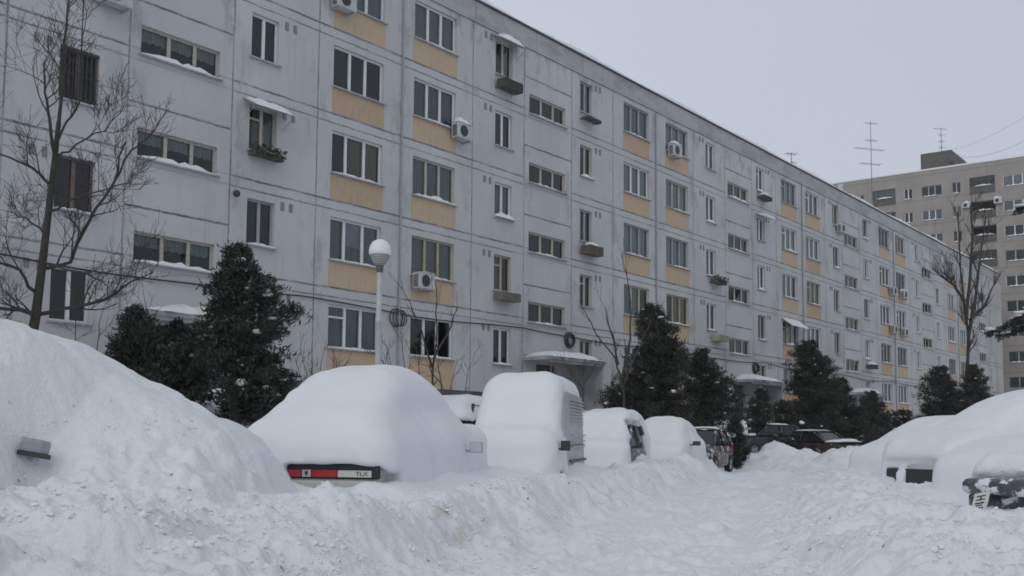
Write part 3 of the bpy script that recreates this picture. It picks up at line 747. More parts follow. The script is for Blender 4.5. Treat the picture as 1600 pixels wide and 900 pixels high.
def build_tower():
    rows = [TROOF-1.75-TFL*k for k in range(11)]           # window heads
    holes = []
    for nm, a, b in TCOLS:
        for k, z in enumerate(rows):
            if z-1.6 < 1.5: continue
            dz = 1.15 if nm != 'loggia' else 1.75
            if nm == 'narrow_window': dz = 1.2
            holes.append((nm, a, b, z-dz + (0.25 if nm == 'loggia' else 0), z+(.25 if nm == 'loggia' else 0), k))
    xs = sorted({TW0, TW1} | {round(v,4) for h in holes for v in h[1:3]}); zs = sorted({0., TROOF} | {round(v,4) for h in holes for v in h[3:5]})
    xi = {v: i for i, v in enumerate(xs)}; zi = {v: i for i, v in enumerate(zs)}
    used = np.zeros((len(xs), len(zs)), bool)
    for h in holes: used[xi[round(h[1],4)]:xi[round(h[2],4)], zi[round(h[3],4)]:zi[round(h[4],4)]] = True
    w = MB()
    for i in range(len(xs)-1):
        j = 0
        while j < len(zs)-1:
            if used[i, j]: j += 1; continue
            e = j
            while e < len(zs)-1 and not used[i, e]: e += 1
            w.add([(xs[i],0,zs[j]),(xs[i+1],0,zs[j]),(xs[i+1],0,zs[e]),(xs[i],0,zs[e])], [(0,1,2,3)]); j = e
    for nm, a, b, c, d, k in holes:
        q = 1.2 if nm == 'loggia' else .2
        w.add([(a,0,c),(a,q,c),(a,q,d),(a,0,d)], [(0,1,2,3)]); w.add([(b,0,c),(b,q,c),(b,q,d),(b,0,d)], [(3,2,1,0)])
        w.add([(a,0,c),(b,0,c),(b,q,c),(a,q,c)], [(0,1,2,3)]); w.add([(a,0,d),(b,0,d),(b,q,d),(a,q,d)], [(3,2,1,0)])
    for t in (TW0, TW1): w.add([(t,0,0),(t,13,0),(t,13,TROOF),(t,0,TROOF)], [(0,1,2,3)])
    w.add([(TW0,13,0),(TW1,13,0),(TW1,13,TROOF),(TW0,13,TROOF)], [(0,1,2,3)]); w.add([(TW0,0,TROOF),(TW1,0,TROOF),(TW1,13,TROOF),(TW0,13,TROOF)], [(0,1,2,3)])
    w.build('wall', M_TOWER, tw)
    MB().box(TW0, TW1, -.06, .3, TROOF+.005, TROOF+.16).build('roof_snow', M_SNOW, tw)
    MB().box(-18.95, -18.35, -.03, -.003, TROOF-6, TROOF-.1).build('pale_strip', simple('pale_plaster', (.52,.52,.53), .9, .15), tw)
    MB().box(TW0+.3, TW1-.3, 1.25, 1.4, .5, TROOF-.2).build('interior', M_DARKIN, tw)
    ph = MB(); pv = [(-9.7,TROOF+.004),(-4.85,TROOF+.004),(-6.45,TROOF+2.0),(-9.7,TROOF+2.0)]
    ph.add([(x, y, z) for y in (.35, 5.) for x, z in pv], [(0,1,2,3),(7,6,5,4),(0,4,5,1),(1,5,6,2),(2,6,7,3),(3,7,4,0)])
    po = ph.build('penthouse', M_TDARK, tw); MB().box(-6.6, -6.2, .32, .345, TROOF+.25, TROOF+.75).build('hatch', M_DARKM, po)
    rr = random.Random(8)
    cnt = {}
    for nm, a, b, c, d, k in holes:
        vis = a > -21 and b < 2.
        wd, h = b-a, d-c
        if nm == 'loggia':
            if not vis: continue
            g = rr.random() < .65
            f = MB().box(0, wd, -.09, .0, -.05, .04).box(0, wd, .02, .08, h*.0+.04, h*.42)
            if g:
                for q in (0, .25, .5, .75, 1): f.box(wd*q-.03+(.03 if q == 0 else 0)-(.03 if q == 1 else 0), wd*q+.03+(.03 if q == 0 else 0)-(.03 if q == 1 else 0), .02, .08, h*.42, h)
            o = link('loggia', f.mesh('loggia', rr.choice((M_TDARK, M_TDARK, M_GREY))), tw, (a, 0, c))
            if g: link('pane', plain_mesh(('tp', round(wd,2), round(h,2)), lambda: MB().quad((.02,.05,h*.42),(wd-.02,.05,h*.42),(wd-.02,.05,h-.02),(.02,.05,h-.02)), M_GLASS, name='pane'), o)
            if g and rr.random() < .7: link('curtain', plain_mesh(('tc', round(wd,2)), lambda: wavy(wd-.1, h-.05, 3, h*.4), CURT[1], name='curtain'), o, (.05, .3, 0))
            if rr.random() < .8: link('sill_snow', plain_mesh(('ts', round(wd,2)), lambda: snow_ridge(wd, .2, .16, 12), M_SNOW, True, 'sill_snow'), o, (0, .10, h*.42+.0))
        else:
            kind = 'wide' if nm == 'wide_window' else 'small'
            o = link(nm, frame_mesh(kind, wd, h, rr.choice((M_PVC, M_PVC, M_WOOD, M_GREY)), 0), tw, (a, 0, c))
            link('pane', plain_mesh(('p', round(wd,2), round(h,2)), lambda: MB().quad((.02,.135,.02),(wd-.02,.135,.02),(wd-.02,.135,h-.02),(.02,.135,h-.02)), M_GLASS, name='pane'), o)
            if vis and rr.random() < .6: link('curtain', plain_mesh(('tw', round(wd,2), k % 3), lambda: wavy(wd-.1, h-.04, 3), CURT[(0,1,2)[k % 3]], name='curtain'), o, (.05, .19, 0))
            if vis and rr.random() < .7: link('sill_snow', plain_mesh(('sn', round(wd,2), 'tw'), lambda: snow_ridge(wd+.1, .2, .12, 31), M_SNOW, True, 'sill_snow'), o, (-.05, .09, -.002))
build_tower()
TM = Matrix.Translation((52.5, 107.7, 0)) @ Matrix.Rotation(-AL, 4, 'Z')
aerial(TM @ Vector((-7.9, 2., 32.7)), 3.1, [(3.0, 1.6, 4, .2), (2.3, .7, 3, .6), (1.6, .7, 3, .6), (.9, .6, 3, .6)], 'thin aerial on the rooftop hut of the tower')
def tower_ac(t, z, l):
    o = empty('air_conditioner', l, 'air conditioner', TM @ Vector((t, 0, z)), -AL, 'air conditioners on the tower')
    MB().box(-.4, .4, -.42, -.1, 0, .56).build('casing', M_AC, o)
    for q in (-.3, .25): MB().box(q, q+.05, -.4, -.002, -.06, -.004).build('bracket', M_SILL, o)
    MB().lathe([(.2,0),(.2,.01)], 14, Matrix.Translation((-.08,-.43,.28)) @ Matrix.Rotation(PI/2, 4, 'X')).build('fan_grille', M_DARKM, o)
    s = snow_ridge(.84, .36, .2, int(-t*3), 8); s.v = [(x-.42, y-.08, q+.565) for x, y, q in s.v]; s.build('snow_cap', M_SNOW, o, True)
tower_ac(-12.1, 24.9, 'snow topped air conditioner on the tower just above the long roof line')
tower_ac(-4.9, 26.0, 'left of two snow topped air conditioners high on the tower'); tower_ac(-1.75, 26.1, 'right of two snow topped air conditioners high on the tower')
a_, b_ = at(1505, 240, 118.), at(1760, 60, 70.)
def wire(a, b, sag, r_, label):
    m = MB(); m.tube([a.lerp(b, i/24) + Vector((0,0,-sag*4*(i/24)*(1-i/24))) for i in range(25)], r_, 4)
    tag(m.build('overhead_wire', M_CABLE, None, True), label, 'wire')
wire(TM @ Vector((-5.5, 1., 31.9)), at(1700, 150, 70.), 1.2, .013, 'lower of two thin wires crossing the sky at the upper right')
wire(TM @ Vector((-9.0, 1., 32.9)), at(1720, 90, 75.), 1.6, .009, 'upper and fainter of two thin wires crossing the sky at the upper right')

# ------------------------------------------------------------------ cars
M_TYRE = simple('tyre_rubber', (.025, .025, .027), .85, .3, 10)
M_RIM = simple('alloy_rim', (.40, .41, .43), .35, .2, 8, .6)
M_CGLASS = None
def car_glass():
    k = NT('car_glass'); v = k.coord()
    f = k.ramp(k.noise(k.scale(v, 1, 1, 2.), 5., 5, .65), .5, .68)
    k.col(k.mix(k.math('MULTIPLY', f, .5), (.012, .015, .018), (.5, .53, .57))); k.b.inputs['Roughness'].default_value = .12
    return k.m
M_CGLASS = car_glass()
M_CLEAN = simple('clean_car_glass', (.016, .02, .023), .06, .3, 2)
def paint(name, c, dirt=.35, snowy=0.):
    k = NT(name); v = k.coord()
    col = k.mix(k.math('MULTIPLY', k.ramp(k.noise(v, 2.2, 6, .65), .45, .75), dirt), c, (.22, .20, .19))
    r_ = k.math('ADD', k.math('MULTIPLY', k.noise(v, 3, 4), .3), .2)
    if snowy:
        s = k.ramp(k.noise(k.scale(v, 1, 1, 1.6), 4.5, 6, .68), .66-.2*snowy, .72-.2*snowy)
        col = k.mix(s, col, SNOW_C); r_ = k.math('MAXIMUM', r_, k.math('MULTIPLY', s, .8))
    k.col(col); k.link(r_, k.b.inputs['Roughness']); return k.m
def car_shell(L, W, H, hood, belt, cab, kind, body_mat, root, glass=None, lift=.2, pillars=True):
    """body, cabin glass, roof and pillars of a car; +x is the nose"""
    hl, hw = L/2, W/2
    st = [(-hl, .42, belt-.12, .80), (-hl+.06, .30, belt-.05, .90), (-hl+.35, lift, belt-.01, .97), (-hl*.35, lift, belt, 1.), (hl*.15, lift, belt, 1.), (hl*.38, lift, belt-.02, 1.), (hl*.6, lift, hood+.03, .98), (hl-.3, lift+.03, hood-.04, .95), (hl-.07, .28, hood-.12, .88), (hl, .40, hood-.22, .76)]
    m = MB(); n = 16
    for x, z0, z1, k in st:
        w = hw*k; c = (z0+z1)/2; h = (z1-z0)/2
        for q in range(n):
            a = 2*PI*(q+.5)/n; ca, sa = math.cos(a), math.sin(a)
            e = .42
            m.v.append((x, w*math.copysign(abs(ca)**e, ca), c + h*math.copysign(abs(sa)**e, sa)))
    for i in range(len(st)-1):
        for q in range(n):
            r_ = (q+1) % n; m.f.append((i*n+q, i*n+r_, (i+1)*n+r_, (i+1)*n+q))
    m.f.append(tuple(range(n))[::-1]); m.f.append(tuple((len(st)-1)*n+q for q in range(n)))
    x0, xr0, xr1, x1 = cab
    wt, wb = hw*.78, hw*.93
    R_ = [(x0, wb, belt-.03), (xr0, wt, H-.03), (xr1, wt, H-.03), (x1, wb, belt-.03)]
    # roof slab, pillars
    rp = MB()
    rv = [(xr0-.04, -wt, H-.05), (xr1+.04, -wt, H-.05), (xr1+.04, wt, H-.05), (xr0-.04, wt, H-.05), (xr0+.1, -wt+.12, H), (xr1-.1, -wt+.12, H), (xr1-.1, wt-.12, H), (xr0+.1, wt-.12, H)]
    m.add(rv, [(3,2,1,0),(4,5,6,7),(0,1,5,4),(1,2,6,5),(2,3,7,6),(3,0,4,7)])
    mid = (xr0+xr1)/2+.1
    for s in (-1, 1):
        for (xa, xb) in ((x0, xr0), (x1, xr1), (mid-.05, mid)):
            m.tube([(xa, s*wb*.99, belt-.03), (xb, s*wt, H-.04)], .045, 6)
    body = m.build('body', body_mat, root, True)
    g = MB(); e = .03
    gv = [(x0+e, -wb+e, belt-.02), (x1-e, -wb+e, belt-.02), (x1-e, wb-e, belt-.02), (x0+e, wb-e, belt-.02), (xr0, -wt+e, H-.055), (xr1, -wt+e, H-.055), (xr1, wt-e, H-.055), (xr0, wt-e, H-.055)]
    g.add(gv, [(0,1,5,4),(1,2,6,5),(2,3,7,6),(3,0,4,7)]).build('glass', glass or M_CGLASS, root)
    return body
def wheel(root, x, y, r_=.30):
    s = 1 if y > 0 else -1
    M = Matrix.Translation((x, y, r_)) @ Matrix.Rotation(-s*PI/2, 4, 'X')
    t = MB().lathe([(r_*.62, -.09), (r_*.93, -.09), (r_, -.05), (r_, .05), (r_*.93, .09), (r_*.62, .085), (r_*.60, .03)], 28, M).build('wheel', M_TYRE, root, True)
    k = MB().lathe([(r_*.62, .04), (r_*.64, .075), (r_*.55, .07), (r_*.5, .045), (.05, .06), (.03, .075)], 28, M)
    for q in range(5):
        a = 2*PI*q/5; p = M @ Vector((r_*.08*math.cos(a), r_*.08*math.sin(a), .07)); w = M @ Vector((r_*.58*math.cos(a), r_*.58*math.sin(a), .065)); k.tube([p, w], .028, 5)
    k.build('rim', M_RIM, t, False)
def mirror(root, x, y, z, mat, size=(.10, .20, .13), snow=0, glassed=False):
    s = 1 if y > 0 else -1
    b = MB().box(x-size[0]/2, x+size[0]/2, min(y, y+s*size[1]), max(y, y+s*size[1]), z-size[2]/2, z+size[2]/2)
    b.tube([(x+.02, y-s*.10, z-size[2]*.35), (x, y+s*.03, z-size[2]*.3)], .022, 6)
    o = b.build('mirror', mat, root)
    q = o.modifiers.new('b', 'BEVEL'); q.width = .022; q.segments = 3
    if glassed: MB().box(x-size[0]/2-.006, x-size[0]/2-.001, min(y+s*.015, y+s*(size[1]-.015)), max(y+s*.015, y+s*(size[1]-.015)), z-size[2]*.42, z+size[2]*.42).build('mirror_glass', simple('mirror_glass', (.55,.58,.62), .15, .1), o)
    return o
def heap_cover(L, W, hood, roof, cab, trunk, fs=.9, rs=.6, side=.10, r_=.36, soft=.26, ty=.30, sink=.5, ns=0.):
    """distance field of the snow lying over a car: bonnet, boot and cabin with sloped screens"""
    hl, hw = L/2+.10, W/2+side
    x0, x1 = cab
    def plane(p, xa, za, xb, zb):
        dx, dz = xb-xa, zb-za; l = math.hypot(dx, dz); nx, nz = -dz/l, dx/l
        if nz < 0: nx, nz = -nx, -nz
        return (p[0]-xa)*nx + (p[2]-za)*nz
    def fn(p):
        x, y, z = p
        h1 = (hood+sink)/2; nose = rbox(p, (hl*.42, 0, hood/2-sink/2), (hl*.60, hw, h1), .30, (.05,.08))
        if ns: nose = smax(nose, plane(p, hl, hood-ns, hl-1.05, hood+.02), .25)
        t1 = (trunk+sink)/2; tail = rbox(p, (-hl*.42, 0, trunk/2-sink/2), (hl*.60, hw, t1), .30, (.05,.08))
        c1 = (roof+sink)/2; cabn = rbox(p, ((x0+x1)/2, 0, roof/2-sink/2), ((x1-x0)/2+.05, hw*.99, c1), r_, (.02, ty))
        cabn = smax(cabn, plane(p, x1, hood, x1-fs, roof), .28)
        cabn = smax(cabn, plane(p, x0, trunk, x0+rs, roof), .28)
        return smin(smin(nose, cabn, soft), tail, soft)
    return fn
def car(name, label, cat, c, yaw, group=None):
    return empty(name, label, cat, (c[0], c[1], c[2] if len(c) > 2 else 0.), yaw, group)
GRP = 'cars buried in snow along the kerb'

# -- the white saloon with its tail strip showing
cS, yS = (-1.67, 13.30), R(77.5)
CARS_GROUND.append((cS, yS, 2.25, .90, .14))
EXTRA += [(-1.52, 10.72, .12, .20, .20), (-1.95, 10.75, -.12, .45, .35), (.72, 16.5, -.22, .28, .4), (7.2, 18.7, -.28, .8, .9), (4.35, 9.9, -.60, .55, .75), (-2.2, 10.75, -.14, .30, .28), (-2.6, 10.4, .30, .35, .5)]
sal = car('snow_buried_saloon', 'saloon car rounded under deep snow with a red and white tail strip showing', 'car', cS, yS)
bs = car_shell(4.35, 1.64, 1.45, .93, .97, (-1.55, -.95, .35, 1.0), 'saloon', paint('cream_white_paint', (.62, .60, .56), .2), sal)
def saloon_cover():
    base = heap_cover(4.35, 1.64, 1.30, 2.00, (-2.18, 1.45), 1.24, 1.15, 1.30, .16, .46, .26, .36)
    def fn(p):
        x, y, z = p
        f = base(p)
        cut = rbox(p, (-2.55, -.25, .55), (.50, .58, .258 + .010*np.sin(y*9)), .03)                       # tail strip left free
        # the free gap narrows towards the left where the ploughed snow leans in
        cut = np.maximum(cut, (y - .14) - .45*(z-.55))
        f = smax(f, -cut, .03)
        cut2 = rbox(p, (-2.05, -1.02, .50), (.20, .30, .24), .10)                      # melted hollow at the rear corner
        return smax(f, -cut2, .08)
    return fn
snow_body(saloon_cover(), (-2.75, -1.45, -.2), (2.75, 1.45, 2.15), .045, 'snow_cover', sal, None, 1, .022)
pn = MB().box(-2.205, -2.16, -.80, .80, .662, .818).build('tail_panel', simple('black_trim', (.018, .019, .024), .4, .2), sal)
q = pn.modifiers.new('b', 'BEVEL'); q.width = .02; q.segments = 3
M_RED = simple('red_lens', (.42, .03, .04), .25, .25, 9); M_LENS = simple('white_lens', (.60, .60, .56), .3, .1); M_CHROME = simple('satin_bumper', (.46, .46, .43), .4, .2, 5)
for a, b in ((.07, .36), (-.335, -.055)): MB().box(-2.222, -2.207, a, b, .682, .752).build('red_lens', M_RED, pn)
MB().box(-2.222, -2.207, -.715, -.345, .682, .752).build('white_lens', M_LENS, pn)
em = MB().box(-2.222, -2.207, -.042, .057, .680, .755).build('emblem', simple('silver_emblem', (.42, .43, .45), .35, .1), pn)
sh = MB(); sh.add([(-2.2245, .0075+px*.7, .719+pz*.7) for px, pz in ((-.024,.03),(.024,.03),(.024,-.005),(.012,-.028),(0,-.038),(-.012,-.028),(-.024,-.005))], [tuple(range(7))]); sh.build('shield_mark', M_DARKM, em)
bp = MB().box(-2.27, -2.17, -.83, .83, .555, .650); bo = bp.build('bumper', M_CHROME, sal); q = bo.modifiers.new('b', 'BEVEL'); q.width = .03; q.segments = 3
pl = MB().box(-2.285, -2.273, -.26, .26, .485, .556).build('number_plate', M_LENS, bo)
pc = MB()
for k in range(6): pc.box(-2.290, -2.2855, .20-k*.075, .245-k*.075, .50, .545)
pc.build('plate_marks', M_DARKM, pl)
def words(txt, size, mat, parent, M, name='lettering'):
    cu = bpy.data.curves.new(name, 'FONT'); cu.body = txt; cu.size = size; cu.extrude = .002; cu.align_x = 'CENTER'; cu.align_y = 'CENTER'
    tmp = bpy.data.objects.new('tmp', cu); COL.objects.link(tmp)
    dg = bpy.context.evaluated_depsgraph_get(); me = bpy.data.meshes.new_from_object(tmp.evaluated_get(dg))
    bpy.data.objects.remove(tmp); me.transform(M); me.materials.clear(); me.materials.append(mat); me.name = name
    return link(name, me, parent)
words('TLX', .056, M_DARKM, pn, Matrix.Translation((-2.225, -.61, .716)) @ Matrix.Rotation(-PI/2, 4, 'Z') @ Matrix.Rotation(PI/2, 4, 'X') @ Matrix.Diagonal((1.35, 1, 1, 1)))
mirror(sal, .72, -1.00, .98, simple('pale_mirror', (.42,.43,.45), .4, .1), (.06, .17, .14), 0, True)
cr = MB(); rr = random.Random(5); pts = [(-1.9+.16*i, -1.10-.01*rr.random(), .575+.022*i*.35+rr.uniform(-.012, .012)) for i in range(20)]

# -- the white delivery van
cV, yV = (.307, 18.41), R(258.7)
CARS_GROUND.append((cV, yV, 1.85, .80, .12))
van = car('snow_buried_van', 'tall white delivery van with snow over its nose and a bare ribbed side', 'van', cV, yV)
M_VAN = paint('van_white_paint', (.47, .47, .48), .15, .2)
car_shell(3.6, 1.52, 1.25, .98, 1.02, (-.1, .1, .55, 1.15), 'van', M_VAN, van)
vb = MB()
prof = [(-1.80, .35), (-1.80, 1.60), (-1.72, 1.88), (.35, 1.90), (.62, 1.78), (.98, 1.15), (.98, .35)]
for s in (-.76, .76):
    pass
vv = [(x, s*(.76 if z < 1.3 else .70), z) for s in (-1, 1) for x, z in prof]; npf = len(prof)
vb.add(vv, [tuple(range(npf))[::-1], tuple(npf+i for i in range(npf))] + [(i, (i+1) % npf, npf+(i+1) % npf, npf+i) for i in range(npf)])
vb.build('cargo_body', M_VAN, van)
rb = MB()
for k in range(8): rb.box(-1.72, .0, .703+.0, .742, 1.36+.058*k, 1.385+.058*k)
for k in range(3): rb.box(-1.72, -.05, .762, .776, .95+.1*k, .975+.1*k)
rb.build('side_ribs', M_VAN, van)
MB().box(-1.77, .3, .762, .790, .70, .745).build('rubbing_strip', simple('grey_strip', (.13, .13, .14), .6, .2), van)
MB().box(-1.74, .7, .763, .770, .985, 1.0).build('side_seam', M_DARKM, van)
def van_cover():
    base = heap_cover(3.6, 1.52, 1.26, 2.24, (-1.92, 1.52), 1.7, .80, .12, .05, .34, .20, .17)
    def fn(p):
        x, y, z = p; f = base(p)
        cut = rbox(p, (-.95, 1.02, .95), (1.65, .34, .86), .08)
        cut = np.maximum(cut, x + .30*(z-1.) - .95)
        f = smax(f, -cut, .05)
        cut2 = rbox(p, (1.22, .98, .32), (.26, .30, .26), .10)
        return smax(f, -cut2, .06)
    return fn
snow_body(van_cover(), (-2.5, -1.3, -.2), (2.5, 1.3, 2.45), .05, 'snow_cover', van, None, 3, .020)
mirror(van, 1.55, .80, .99, M_DARKM, (.07, .15, .16))
wheel(van, 1.18, .66, .29)

# -- the grey hatchback with a dark side window showing
cH, yH = (2.22, 24.4), R(255)
CARS_GROUND.append((cH, yH, 1.75, .78, .12))
hat = car('snow_buried_hatchback', 'hatchback under a flat topped snow load with one dark streaky side window bare', 'car', cH, yH)
M_BLUEG = paint('blue_grey_paint', (.10, .115, .14), .3, .45)
car_shell(3.6, 1.5, 1.45, .92, .96, (-1.7, -1.35, .30, 1.05), 'hatch', M_BLUEG, hat)
def hatch_cover():
    base = heap_cover(3.6, 1.5, 1.22, 1.80, (-1.95, 1.30), 1.4, .75, .25, .05, .28, .2, .22, ns=.18)
    def fn(p):
        x, y, z = p; f = base(p)
        cut = rbox(p, (-.25, .92, 1.12), (1.15, .42, .42), .12)
        cut = np.minimum(cut, rbox(p, (.85, .98, .82), (.42, .34, .34), .1))
        cut = cut + .06*vn2(x*4, z*5, 77)
        f = smax(f, -cut, .04)
        return f - .02*vn2(x*3, y*3, 55)
    return fn
snow_body(hatch_cover(), (-2.3, -1.25, -.2), (2.3, 1.25, 2.0), .05, 'snow_cover', hat, None, 5, .03)
mirror(hat, .80, .80, .98, M_DARKM, (.1, .12, .11))

# -- the small car wholly white but for its mirror
cR, yR = (4.33, 29.7), R(250)
CARS_GROUND.append((cR, yR, 1.95, .80, .15))
rnd = car('snow_buried_car', 'snow rounded car in front of the maroon hatchback, only its dark mirror out', 'car', cR, yR)
car_shell(3.9, 1.58, 1.42, .92, .96, (-1.6, -1.1, .35, 1.05), 'saloon', paint('silver_paint', (.35, .36, .38), .3), rnd)
snow_body(heap_cover(3.9, 1.58, 1.15, 1.76, (-2.0, 1.35), 1.2, 1.0, .9, .12, .42, .25, .32, ns=.25), (-2.5, -1.3, -.2), (2.5, 1.3, 2.0), .06, 'snow_cover', rnd, None, 7, .03)
mirror(rnd, .82, .94, 1.0, M_DARKM, (.12, .2, .12))

# -- maroon hatchback, mostly clear
cM, yM = (5.95, 33.6), R(248)
mar = car('parked_hatchback', 'maroon hatchback with a dusting of snow, its alloy wheel clear at the road edge', 'car', cM, yM)
M_MAROON = paint('maroon_paint', (.050, .026, .029), .35, .55)
car_shell(3.9, 1.62, 1.46, .95, .98, (-1.85, -1.35, .35, 1.1), 'hatch', M_MAROON, mar, M_CLEAN)
for x in (-1.22, 1.22):
    for y in (-.74, .74): wheel(mar, x, y, .31)
for q in (.45, -.75): MB().box(-1.98, -1.90, q, q+.3, .62, .95).build('tail_light', M_RED, mar)
MB().box(-2.02, -1.88, -.74, .74, .35, .55).build('bumper', M_MAROON, mar)
MB().tube([(-.55,.825,.9),(-.35,.825,.9)], .02, 6).build('door_handle', M_DARKM, mar)
sr = snow_ridge(1.6, 1.0, .06, 3, 14); sr.v = [(x-1.3, y+.5, z+1.46) for x, y, z in sr.v]; sr.build('roof_snow', M_SNOW, mar, True)

# -- cars standing among the far snow heaps
def far_car(name, label, c, yaw, col, roof_snow, dims=(4.1, 1.64, 1.42)):
    o = car(name, label, 'car', (c[0], c[1], c[2]), yaw, 'cars among the far snow heaps')
    L, W, H = dims
    car_shell(L, W, H, .92, .95, (-1.6, -1.1, .35, 1.1), 'saloon', paint(name+'_paint_%d' % int(c[0]*10), col, .3, .2), o, M_CLEAN)
    for x in (-1.25, 1.25):
        for y in (-.74, .74): wheel(o, x, y, .3)
    MB().box(L/2-.10, L/2-.02, -.70, -.40, .56, .70).build('headlight', M_LENS, o); MB().box(L/2-.10, L/2-.02, .40, .70, .56, .70).build('headlight', M_LENS, o)
    MB().box(-L/2-.0, -L/2+.08, -.72, -.42, .58, .75).build('tail_light', M_RED, o); MB().box(-L/2-.0, -L/2+.08, .42, .72, .58, .75).build('tail_light', M_RED, o)
    if roof_snow:
        s = snow_ridge(1.5, 1.1, roof_snow, int(c[0]*10), 12); s.v = [(x-1.2, y+.55, z+H) for x, y, z in s.v]; s.build('roof_snow', M_SNOW, o, True)
        s = snow_ridge(1.25, 1.3, .12, 4, 10); s.v = [(x+.85, y+.65, z+.93) for x, y, z in s.v]; s.build('bonnet_snow', M_SNOW, o, True)
    return o
far_car('dark_green_saloon', 'dark green saloon side on behind a snow heap under the dark firs', (11.35, 47.0, .38), R(205), (.022, .027, .027), .05)
far_car('dark_red_saloon', 'dark car with red side and snow on its bonnet, beneath the largest fir', (13.5, 46.5, .12), R(-58), (.026, .016, .017), .05)
far_car('black_saloon', 'small black car deepest in the yard, half hidden by a white bank', (18.2, 55.5, .25), R(15), (.018, .02, .024), .06)
yc = car('snow_buried_car', 'low snow topped car in the yard, glimpsed between the buried saloon and the van', 'car', (-1.15, 27., gz(-1.15, 27.)-.84), R(70))
car_shell(3.9, 1.6, 1.38, .9, .95, (-1.6, -1.1, .35, 1.05), 'saloon', simple('dark_blue_paint', (.03, .035, .045), .4, .3), yc)
s_ = heap_cover(3.9, 1.6, 1.2, 1.62, (-1.9, 1.3), 1.2, .8, .6, .02, .35)
snow_body(lambda p: np.maximum(s_(p), .95-p[2]), (-2.3, -1.2, .6), (2.3, 1.2, 1.9), .08, 'snow_cover', yc, None, 9, .03)

# -- right hand row
G2 = 'snow buried cars on the right side of the road'
def right_car(name, label, c, yaw, hood, roof, trunk, seed, L=4.2, W=1.66, parts=None, res=.055, cab=(-1.9, 1.25), fs=1.0, ns=.35):
    CARS_GROUND.append((c, yaw, L/2-.05, W/2-.05, .08))
    o = car(name, label, 'car', c, yaw, G2)
    car_shell(L, W, 1.40, .90, .95, (cab[0]+.45, cab[0]+.8, cab[1]-fs+.02, cab[1]-.25), 'saloon', parts['paint'], o)
    base = heap_cover(L, W, hood, roof, cab, trunk, fs, .8, .12, .42, .28, .30, ns=ns)
    fn = base if not parts.get('cut') else (lambda p: parts['cut'](p, base(p)))
    snow_body(fn, (-L/2-.4, -1.35, -.3), (L/2+.4, 1.35, roof+.2), res, 'snow_cover', o, None, seed, .025)
    return o
yQ = math.atan2(-.43, -.90)
def q_cut(p, f):
    x, y, z = p
    c = np.minimum(rbox(p, (2.25, .25, .46), (.42, .50, .19), .05), rbox(p, (2.25, -.58, .46), (.42, .16, .15), .05))
    c = np.minimum(c, rbox(p, (2.30, -.1, .66), (.18, .62, .12), .06))
    return smax(f, -c, .04)
q2 = right_car('snow_buried_car', 'middle snowed in car on the right with a dark bumper slot at its nose', (9.25, 20.0), yQ, 1.40, 2.16, 1.5, 11, cab=(-2.1, .95), fs=1.55, parts=dict(paint=paint('white_paint_dull', (.56,.57,.58), .15), cut=q_cut))
MB().box(2.04, 2.14, -.72, .72, .26, .60).build('bumper', M_DARKM, q2); MB().box(2.02, 2.125, .38, .70, .62, .78).build('headlight', M_LENS, q2); MB().box(2.02, 2.125, -.70, -.38, .62, .78).build('headlight', M_LENS, q2)
q3 = right_car('snow_buried_car', 'rearmost white mound of a car on the right, a lamp glinting at its nose', (10.4, 25.6), yQ, 1.22, 1.74, 1.5, 12, parts=dict(paint=paint('pale_grey_paint', (.45,.46,.47), .15)), res=.07)
MB().lathe([(.02,0),(.11,.01),(.13,.05),(.12,.16)], 14, Matrix.Translation((2.30, .70, .60)) @ Matrix.Rotation(-PI/2, 4, 'Y')).build('headlight', simple('amber_grey_lens', (.30, .20, .17), .3, .4, 12), q3)
q1 = right_car('snow_buried_car', 'nearest smooth white hump of a car on the right, running out of the photo edge', (7.98, 14.45), math.atan2(-.40, -.92), 1.22, 1.80, 1.3, 13, cab=(-2.1, .55), fs=1.3, parts=dict(paint=paint('beige_paint', (.4,.38,.35), .15)))

# -- the dark grey car ploughed in at the right edge
cK, yK = (6.78, 11.55), math.atan2(-.46, -.89)
drk = car('ploughed_in_car', 'dark grey car ploughed in at the right edge, bumper and tilted number plate poking out', 'car', (cK[0], cK[1], 0), yK)
M_DGREY = paint('dark_grey_plastic', (.060, .064, .072), .3, .55)
car_shell(3.6, 1.6, 1.0, .72, .76, (-1.5, -1.1, .3, 1.0), 'saloon', M_DGREY, drk)
bmp = MB().tube([(1.55, -.80, .62), (1.80, -.62, .63), (1.90, -.2, .64), (1.90, .2, .64), (1.80, .62, .63), (1.55, .80, .62)], [.06,.085,.09,.09,.085,.06], 12).build('bumper', M_DGREY, drk, True)
hd = MB().lathe([(.0,0),(.16,.02),(.19,.09),(.12,.2)], 16, Matrix.Translation((1.72, .30, .74)) @ Matrix.Rotation(PI/2+.2, 4, 'Y') @ Matrix.Diagonal((.45, 1.5, .6, 1))).build('headlight', simple('smoky_lens', (.10,.11,.13), .2, .4, 8), drk, True)
def drk_cover(p):
    x, y, z = p
    f = rbox(p, (-.35, 0, .40), (2.0, 1.0, .56), .30, (.05,.1))
    f = f - .07*vn2(x*2.3+z, y*2.3, 140) - .05*lumps(x*3.1+z*.8, y*3.1-z*.6, 12)
    c = rbox(p, (2.0, 0, .45), (.52, 1.3, .30), .12)
    return smax(f, -c, .06)
snow_body(drk_cover, (-2.6, -1.4, -.3), (2.2, 1.4, 1.3), .05, 'snow_cover', drk, M_GROUND, 15, .03)
PW = Matrix.Translation((4.43, 10.02, .475)); ax = Vector((-.42, -.55, -.60)).normalized(); up_ = Vector((.62, -.75, .18)); up_ = (up_ - ax*up_.dot(ax)).normalized(); nn = ax.cross(up_)
RM = Matrix((ax, up_, nn)).transposed().to_4x4()
